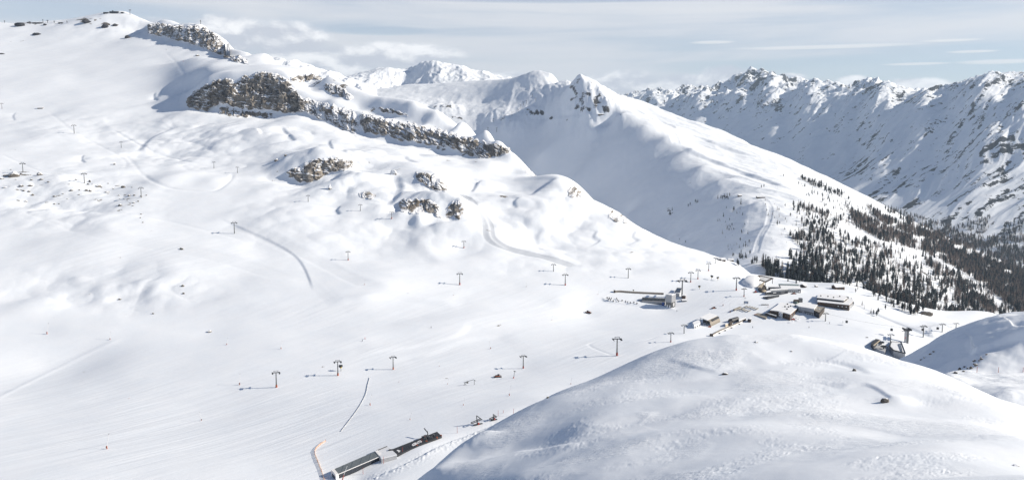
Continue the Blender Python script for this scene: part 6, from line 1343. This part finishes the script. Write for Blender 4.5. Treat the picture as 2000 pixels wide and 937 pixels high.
    P4 = [s.P(1474.5, 543.5, H), s.P(1495, 550.5, H), s.P(1509, 543.2, H), s.P(1484, 537.8, H)]
    m = MB()
    for i in range(4): m.bar((*P4[i], H), (*P4[(i + 1) % 4], H), 2.4, .5)
    m.build('frame', M['dark_wood'], s.e); m = MB()
    for k in range(1, 6):
        f = k / 6; a = ins(P4[0], P4[3], f); b = ins(P4[1], P4[2], f); m.bar((*a, H - .1), (*b, H - .1), .5, .3)
    m.build('slats', M['gravel'], s.e); m = MB()
    for p in P4: m.bar((*p, -2), (*p, H - .3), .5, .5)
    m.build('post', M['dark_wood'], s.e)
    a, b, c, d = s.P(1479.5, 560, 2.5), s.P(1487, 562, 2.5), s.P(1494, 551, H), s.P(1491, 550.5, H); MB().add([(*a, 2.6), (*b, 2.6), (*c, H), (*d, H), (*a, 2.2), (*b, 2.2), (*c, H - .4), (*d, H - .4)], [(0, 1, 2, 3), (7, 6, 5, 4), (0, 4, 5, 1), (1, 5, 6, 2), (2, 6, 7, 3), (3, 7, 4, 0)]).build('canopy', M['beige'], s.e)
    s.prism('wall', [(1481, 563.5), (1488, 566), (1497, 560), (1492, 555)], 2.2, -2, 2.2, M['dark_wood'])
    s = Site(bowl, 'long_garage', 'long pale garage with a snow roof, green glazed ridge strip and dark end door', 'building', 1564, 571.5); H = 4.2
    R = [(1526.5, 564.8), (1564.5, 564.3), (1561.8, 559), (1522.5, 555.3)]; s.prism('wall', R, H, -2, H, M['wall']); s.roof(R, H, .5, .3); s.prism('glazed_ridge', [(1521, 556), (1560.8, 557.3), (1560, 554.8), (1520.5, 553.6)], H + .9, H - 1, H + .9, M['green_glass'])
    a, b = s.P(1526.5, 564.8, H), s.P(1564.5, 564.3, H); s.windows(a, b, 0, 3.4, 1, .9, 'glass', .1, 'door', (.84, .98)); s.windows(a, b, .6, 2.6, 1, .5, 'white', .2, 'door_panel', (.84, .98)); s.windows(a, b, 1.2, 2.4, 5, .5, ends=(.3, .8))
    s = Site(bowl, 'ski_shop', 'dark glass fronted ski shop with a stepped snow roof below the long garage', 'building', 1510, 577); H = 3.6
    R = [(1494.5, 570.5), (1525, 569), (1539.5, 566.3), (1538, 563.5), (1505, 565), (1499, 567)]; s.prism('wall', R, H, -2, H, M['glass']); s.roof([(1505, 567.6), (1538.5, 565.4), (1537.5, 563.2), (1504, 565)], H, .7, .1); s.prism('lower_roof', [(1496, 570.6), (1506, 569), (1505, 566.5), (1499, 567.2)], H + .3, H, H + .35, M['snow'])
    s.prism('rear_wing', [(1500.5, 562), (1522, 562), (1521.5, 558.2), (1501, 558.8)], H + 1.2, -2, H + 1.2, M['dark_steel']); s.roof([(1500.5, 561), (1522, 561), (1521.5, 558.2), (1501, 558.8)], H + 1.2, .5, .05); a, b = s.P(1494.5, 570.5, H), s.P(1525, 569, H); s.windows(a, b, 1.4, 1.8, 1, .97, 'steel', .1, 'sill'); s.windows(a, b, 2.2, 3.0, 1, .9, 'white', .12, 'sign_board', (.5, .72))
    p = s.P(1500, 577.5, 0); s.prism('step', [(1490, 579.5), (1500, 581.2), (1522, 577.5), (1522, 576), (1500, 578)], .5, -1, .5, M['dark_steel']); s.prism('entrance_block', [(1486, 567.8), (1493, 569.5), (1498, 564.5), (1490, 563)], 2.6, -1, 2.6, M['beige'])
    # ---- huts and chalets
    def hut(name, label, px, py, w, h, d, rz=.1, wall='wood', lay=bowl, cat='hut'):
        q = lay.hit(px, py)
        while q is None or (lay is bowl and py > 400 and q[1] > 1400): py += .5; q = lay.hit(px, py)
        k = q[1] / FPX; W = w * k; Hh = h * k; t = thing(name, label, cat, q, rz); e = Hh * .6
        MB().extrude_yz([(0, -1.5), (0, e), (d / 2, Hh * .95), (d, e), (d, -1.5)], -W / 2, W / 2).build('wall', M[wall], t)
        m = MB(); g = .5
        for y0, y1 in ((-g, d / 2), (d + g, d / 2)):
            z0 = e - g * (Hh * .95 - e) / (d / 2); m.add([(-W / 2 - g, y0, z0 + .05), (W / 2 + g, y0, z0 + .05), (W / 2 + g, y1, Hh + .02), (-W / 2 - g, y1, Hh + .02), (-W / 2 - g, y0, z0 + .5), (W / 2 + g, y0, z0 + .5), (W / 2 + g, y1, Hh + .5), (-W / 2 - g, y1, Hh + .5)], [(3, 2, 1, 0), (4, 5, 6, 7), (0, 1, 5, 4), (1, 2, 6, 5), (2, 3, 7, 6), (3, 0, 4, 7)])
        m.build('roof', M['snow'], t); MB().box(-W * .3, -W * .08, -.06, .0, e * .3, e * .75).build('window', M['glass'], t); MB().box(W * .1, W * .28, -.06, .0, -.2, e * .72).build('door', M['dark_steel'], t); return t
    hut('chalet', 'brown chalet with a snow roof alone on the plateau edge in front of the forest', 1641, 565.5, 20, 9, 8, .25, 'wood', cat='chalet'); hut('gabled_hut', 'small dark gabled hut with a snow roof at the right end of the long garage', 1573.5, 561.5, 10, 7, 6, .9, 'dark_wood')
    hut('timber_hut', 'brown timber hut where the plateau meets the shaded mountain', 1413, 510.5, 9, 6, 6, .2); hut('timber_hut', 'low dark hut right of the brown timber hut at the foot of the mountain', 1428, 506.5, 10, 4, 5, .1, 'dark_wood'); hut('timber_hut', 'flat dark hut left of the brown timber hut at the foot of the mountain', 1402, 507.5, 11, 3.5, 5, -.2, 'dark_wood')
    hut('lift_hut', 'tiny dark hut beside the upper left piste crossing', 223, 322, 3.2, 4, 4, .3, 'dark_wood'); hut('lift_hut', 'tiny dark hut on the far left snowfield', 78, 213, 9, 3.5, 5, .1, 'dark_wood'); hut('shelter_hut', 'long brown hut at the top of the groomed run on the mountain shoulder', 1487, 387, 16, 4, 8, .1, 'dark_wood', mid); hut('shelter_hut', 'small snow roofed hut left of the long brown hut on the mountain shoulder', 1446, 384, 7, 4, 6, .2, 'dark_wood', mid); hut('snow_shed', 'long low dark shed under the rib at the foot of the twin peaks', 1178, 225, 18, 2.6, 10, .05, 'dark_wood', mid)
    hut('storage_hut', 'small dark storage box on the snow right of the silver station', 1337, 589, 9, 4, 4, .05, 'dark_wood'); hut('storage_hut', 'tiny reddish store on the snow behind the hotel', 1595.5, 560.5, 4, 3.5, 3, .3, 'wood')
    # ---- right-hand lower stations and the massive mast
    s = Site(bowl, 'lower_lift_station', 'dark slanted roof lift station with a pale roof strip, behind the foreground hump', 'lift station', 1709, 677)
    pts = [(1701, 669, 4), (1707.5, 675.5, 3.4), (1719, 663, 3.4), (1710.5, 661, 4)]; P3 = [(*s.P(x, y, h), h) for x, y, h in pts]
    MB().add(P3 + [(x, y, z - .4) for x, y, z in P3], [(0, 1, 2, 3), (7, 6, 5, 4), (0, 4, 5, 1), (1, 5, 6, 2), (2, 6, 7, 3), (3, 7, 4, 0)]).build('roof', M['deck'], s.e)
    a, b = s.P(1706.5, 674, 4), s.P(1719, 663.5, 4); MB().bar((*a, 3.9), (*b, 3.9), .9, .3).build('roof_strip', M['beige'], s.e); MB().prism([(p[0] * .85 + P3[0][0] * .15, p[1] * .85 + P3[0][1] * .15) for p in P3], -4, 3.0).build('wall', M['dark_steel'], s.e)
    for (x, y) in ((1721, 668.5), (1726, 676.5)):
        p = s.P(x, y, 2.4); m = MB()
        for k in range(16): a0, a1 = k * .3927, (k + 1) * .3927; m.bar((p[0] + 2.3 * math.cos(a0), p[1] + 2.3 * math.sin(a0), 2.6), (p[0] + 2.3 * math.cos(a1), p[1] + 2.3 * math.sin(a1), 2.6), .7, .8)
        m.tube((p[0], p[1], -4), (p[0], p[1], 2.2), .6, n=8); m.build('bull_wheel', M['dark_steel'], s.e)
    s.prism('platform', [(1700, 678), (1728, 686), (1734, 676), (1712, 668)], .4, -4, .4, M['wall'])
    p = s.P(1696, 668, 0); MB().bar((p[0], p[1], -1), (p[0] - 1.4, p[1], 3.5), .3, .3).build('sign_post', M['dark_steel'], s.e); MB().box(p[0] - 2.6, p[0] - .4, p[1] - .2, p[1] + .1, 3.2, 4.8).build('sign_board', M['steel'], s.e)
    s = Site(bowl, 'framed_lift_station', 'lift station with a snow filled roof inside a dark curved frame', 'lift station', 1752, 684); H = 4.5
    R = [(1737, 676), (1745, 684), (1768, 690), (1760, 668.5), (1741, 667.5)]; s.prism('wall', R, H, -6, H, M['silver']); s.roof(R, H, .4, -.8)
    p = s.poly(R, H); m = MB()
    for i in range(5): m.bar((*p[i], H + .2), (*p[(i + 1) % 5], H + .2), .9, .9)
    m.build('roof_frame', M['dark_steel'], s.e); s.prism('glass_side', [(1754, 671), (1759, 684), (1763, 686), (1759, 670)], H + .8, H, H + .8, M['glass'])
    q = bowl.hit(1770, 669); k = q[1] / FPX; t = thing('cable_car_mast', 'massive two-legged cable car mast with a broad dark head and a red sign', 'mast', q)
    Hm = 31 * k
    for sx, mt in ((-1, 'silver'), (1, 'steel')): MB().prism([(sx * .95 - .75, -.9), (sx * .95 + .75, -.9), (sx * .95 + .75, .9), (sx * .95 - .75, .9)], -2, Hm * .86).build('leg', M[mt], t)
    MB().box(-2.6, 2.4, -1.8, 1.8, Hm * .80, Hm * .90).build('head', M['dark_steel'], t); m = MB()
    for sx in (-1, 1): m.box(sx * 2.4 - .4, sx * 2.4 + .4, -4.0, 4.0, Hm * .84, Hm * .95)
    m.bar((-4.6, 0, Hm * .77), (2.4, 0, Hm * .77), .5, .4); m.build('saddle', M['dark_steel'], t); MB().bar((-1.6, 0, Hm * .9), (.2, 0, Hm * 1.02), .3, .3).bar((1.6, 0, Hm * .9), (.2, 0, Hm * 1.02), .3, .3).build('lifting_frame', M['steel'], t); MB().box(-1.9, -1.3, -1.0, -.9, Hm * .28, Hm * .4).build('sign', M['red'], t)
    # ---- summit buildings on the skyline
    def sky_box(name, label, px, py, w, h, mat='dark_steel', cat='building', roof=True):
        q = None; y = py
        while q is None and y < py + 12: q = bowl.hit(px, y); y += .5
        k = q[1] / FPX; t = thing(name, label, cat, q); W = w * k; Hh = h * k
        MB().box(-W / 2, W / 2, 0, 8, -6, Hh).build('wall', M[mat], t)
        if roof: MB().prism([(-W / 2 - .8, -.8), (W / 2 + .8, -.8), (W / 2 + .8, 8.8), (-W / 2 - .8, 8.8)], Hh + .01, Hh + .8).build('roof', M['dark_steel'], t)
        for j in range(max(1, int(w / 4))): MB().box(-W / 2 + W * (j + .2) / max(1, int(w / 4)), -W / 2 + W * (j + .8) / max(1, int(w / 4)), -.08, -.0, Hh * .3, Hh * .7).build('window', M['glass'], t)
        return t, k
    t, k = sky_box('summit_station', 'long dark summit station on top of the left peak', 222, 27, 16, 3.6); MB().box(-3 * k, -1.5 * k, 1, 5, 3 * k, 6 * k).build('roof_tower', M['dark_steel'], t)
    sky_box('summit_hut', 'low dark hut left of the long summit station', 206, 27.5, 8, 2.6); sky_box('summit_hut', 'small dark hut right of the long summit station', 238, 27, 4, 2.4)
    sky_box('ridge_hut', 'flat dark hut on the left skyline ridge', 72, 47, 18, 2.2); sky_box('ridge_hut', 'small dark hut on the skyline between the ridge poles and the summit', 118, 46.5, 8, 1.8)
    def sky_post(label, px, py, h, arm, cat='lift tower', name='lift_tower', dx=0):
        q = None; y = py
        while q is None and y < py + 12: q = bowl.hit(px, y); y += .5
        k = q[1] / FPX; t = thing(name, label, cat, q); MB().tube((0, 0, -4), (dx * k, 0, h * k), .9, .6, n=6).build('mast', M['dark_steel'], t); MB().box((dx - arm) * k, (dx + arm) * k, -1, 1, (h - .9) * k, h * k).build('crossarm', M['dark_steel'], t)
    sky_post('tall dark mast with a hook shaped head at the right end of the summit', 254, 29, 9, 2.2); sky_post('left one of two dark posts standing close together on the left skyline', 84, 45, 6, .8); sky_post('right one of two dark posts standing close together on the left skyline', 93, 45, 5, 1.6); sky_post('dark post on the skyline halfway to the summit', 106, 45.5, 4, 1.0); sky_post('small post on the skyline just left of the summit slope', 131, 46, 4.5, .8); sky_post('tiny post at the far left end of the skyline', 9, 45, 4, .8)
    q = None; y = 47
    while q is None: q = bowl.hit(392, y); y += .5
    k = q[1] / FPX; t = thing('summit_cross', 'thin summit cross on the jagged rock ridge', 'cross', q); MB().bar((0, 0, -3), (0, 0, 8 * k), .9, .9).build('upright', M['dark_wood'], t); MB().bar((-1.6 * k, 0, 6 * k), (1.6 * k, 0, 6 * k), .8, .8).build('crossbar', M['dark_wood'], t)
HAZE = 3.8e-5
make_camera(); make_world(); make_sun(5.0); make_mats()
M_slope = terrain_mat('slope_snow', C4(.10,.09,.08), C4(.20,.18,.155), .05, .35, .15, groom=True)
M_mtn = terrain_mat('mountain_snow', C4(.05,.05,.055), C4(.12,.115,.11), .03, .15, .8)
M_far = terrain_mat('far_snow', C4(.016,.020,.028), C4(.05,.054,.062), .03, .14, 1.5, rock_edge=1.3)
M_hump = terrain_mat('wind_packed_snow', C4(.09,.08,.07), C4(.17,.15,.13), .05, .5, .08, ripple=.9)
bowl=make_bowl(); mid=make_mid(); far=make_far(); back=make_back(); back2=make_back2(); hump=make_hump(); rh=make_right_hump()
for l,m,d in ((bowl,M_slope,detail_bowl),(mid,M_mtn,detail_mid),(far,M_far,detail_far),(back,M_mtn,lambda q:detail_back(q,.5)),(back2,M_mtn,lambda q:detail_back(q,.6)),(hump,M_hump,detail_hump),(rh,M_hump,detail_rh)):
    l.mesh(m, d(l))
def ground():
    me = bpy.data.meshes.new('ground'); me.from_pydata([(-13000, -1400, -640), (13000, -1400, -640), (13000, 14300, -640), (-13000, 14300, -640)], [], [(0, 1, 2, 3)]); me.update()
    a = me.attributes.new('rock', 'FLOAT', 'POINT'); a.data.foreach_set('value', [-.6] * 4)
    me.materials.append(M_mtn); o = bpy.data.objects.new('ground', me); COL.objects.link(o); o['kind'] = 'structure'
ground()
make_cliffs(bowl); make_boulders([hump, rh, bowl]); make_trees(mid, bowl, far, rh, hump)
towers = make_towers(bowl, mid); make_small(bowl, rh, hump, mid, towers); make_buildings(bowl, mid)
make_haze(HAZE)
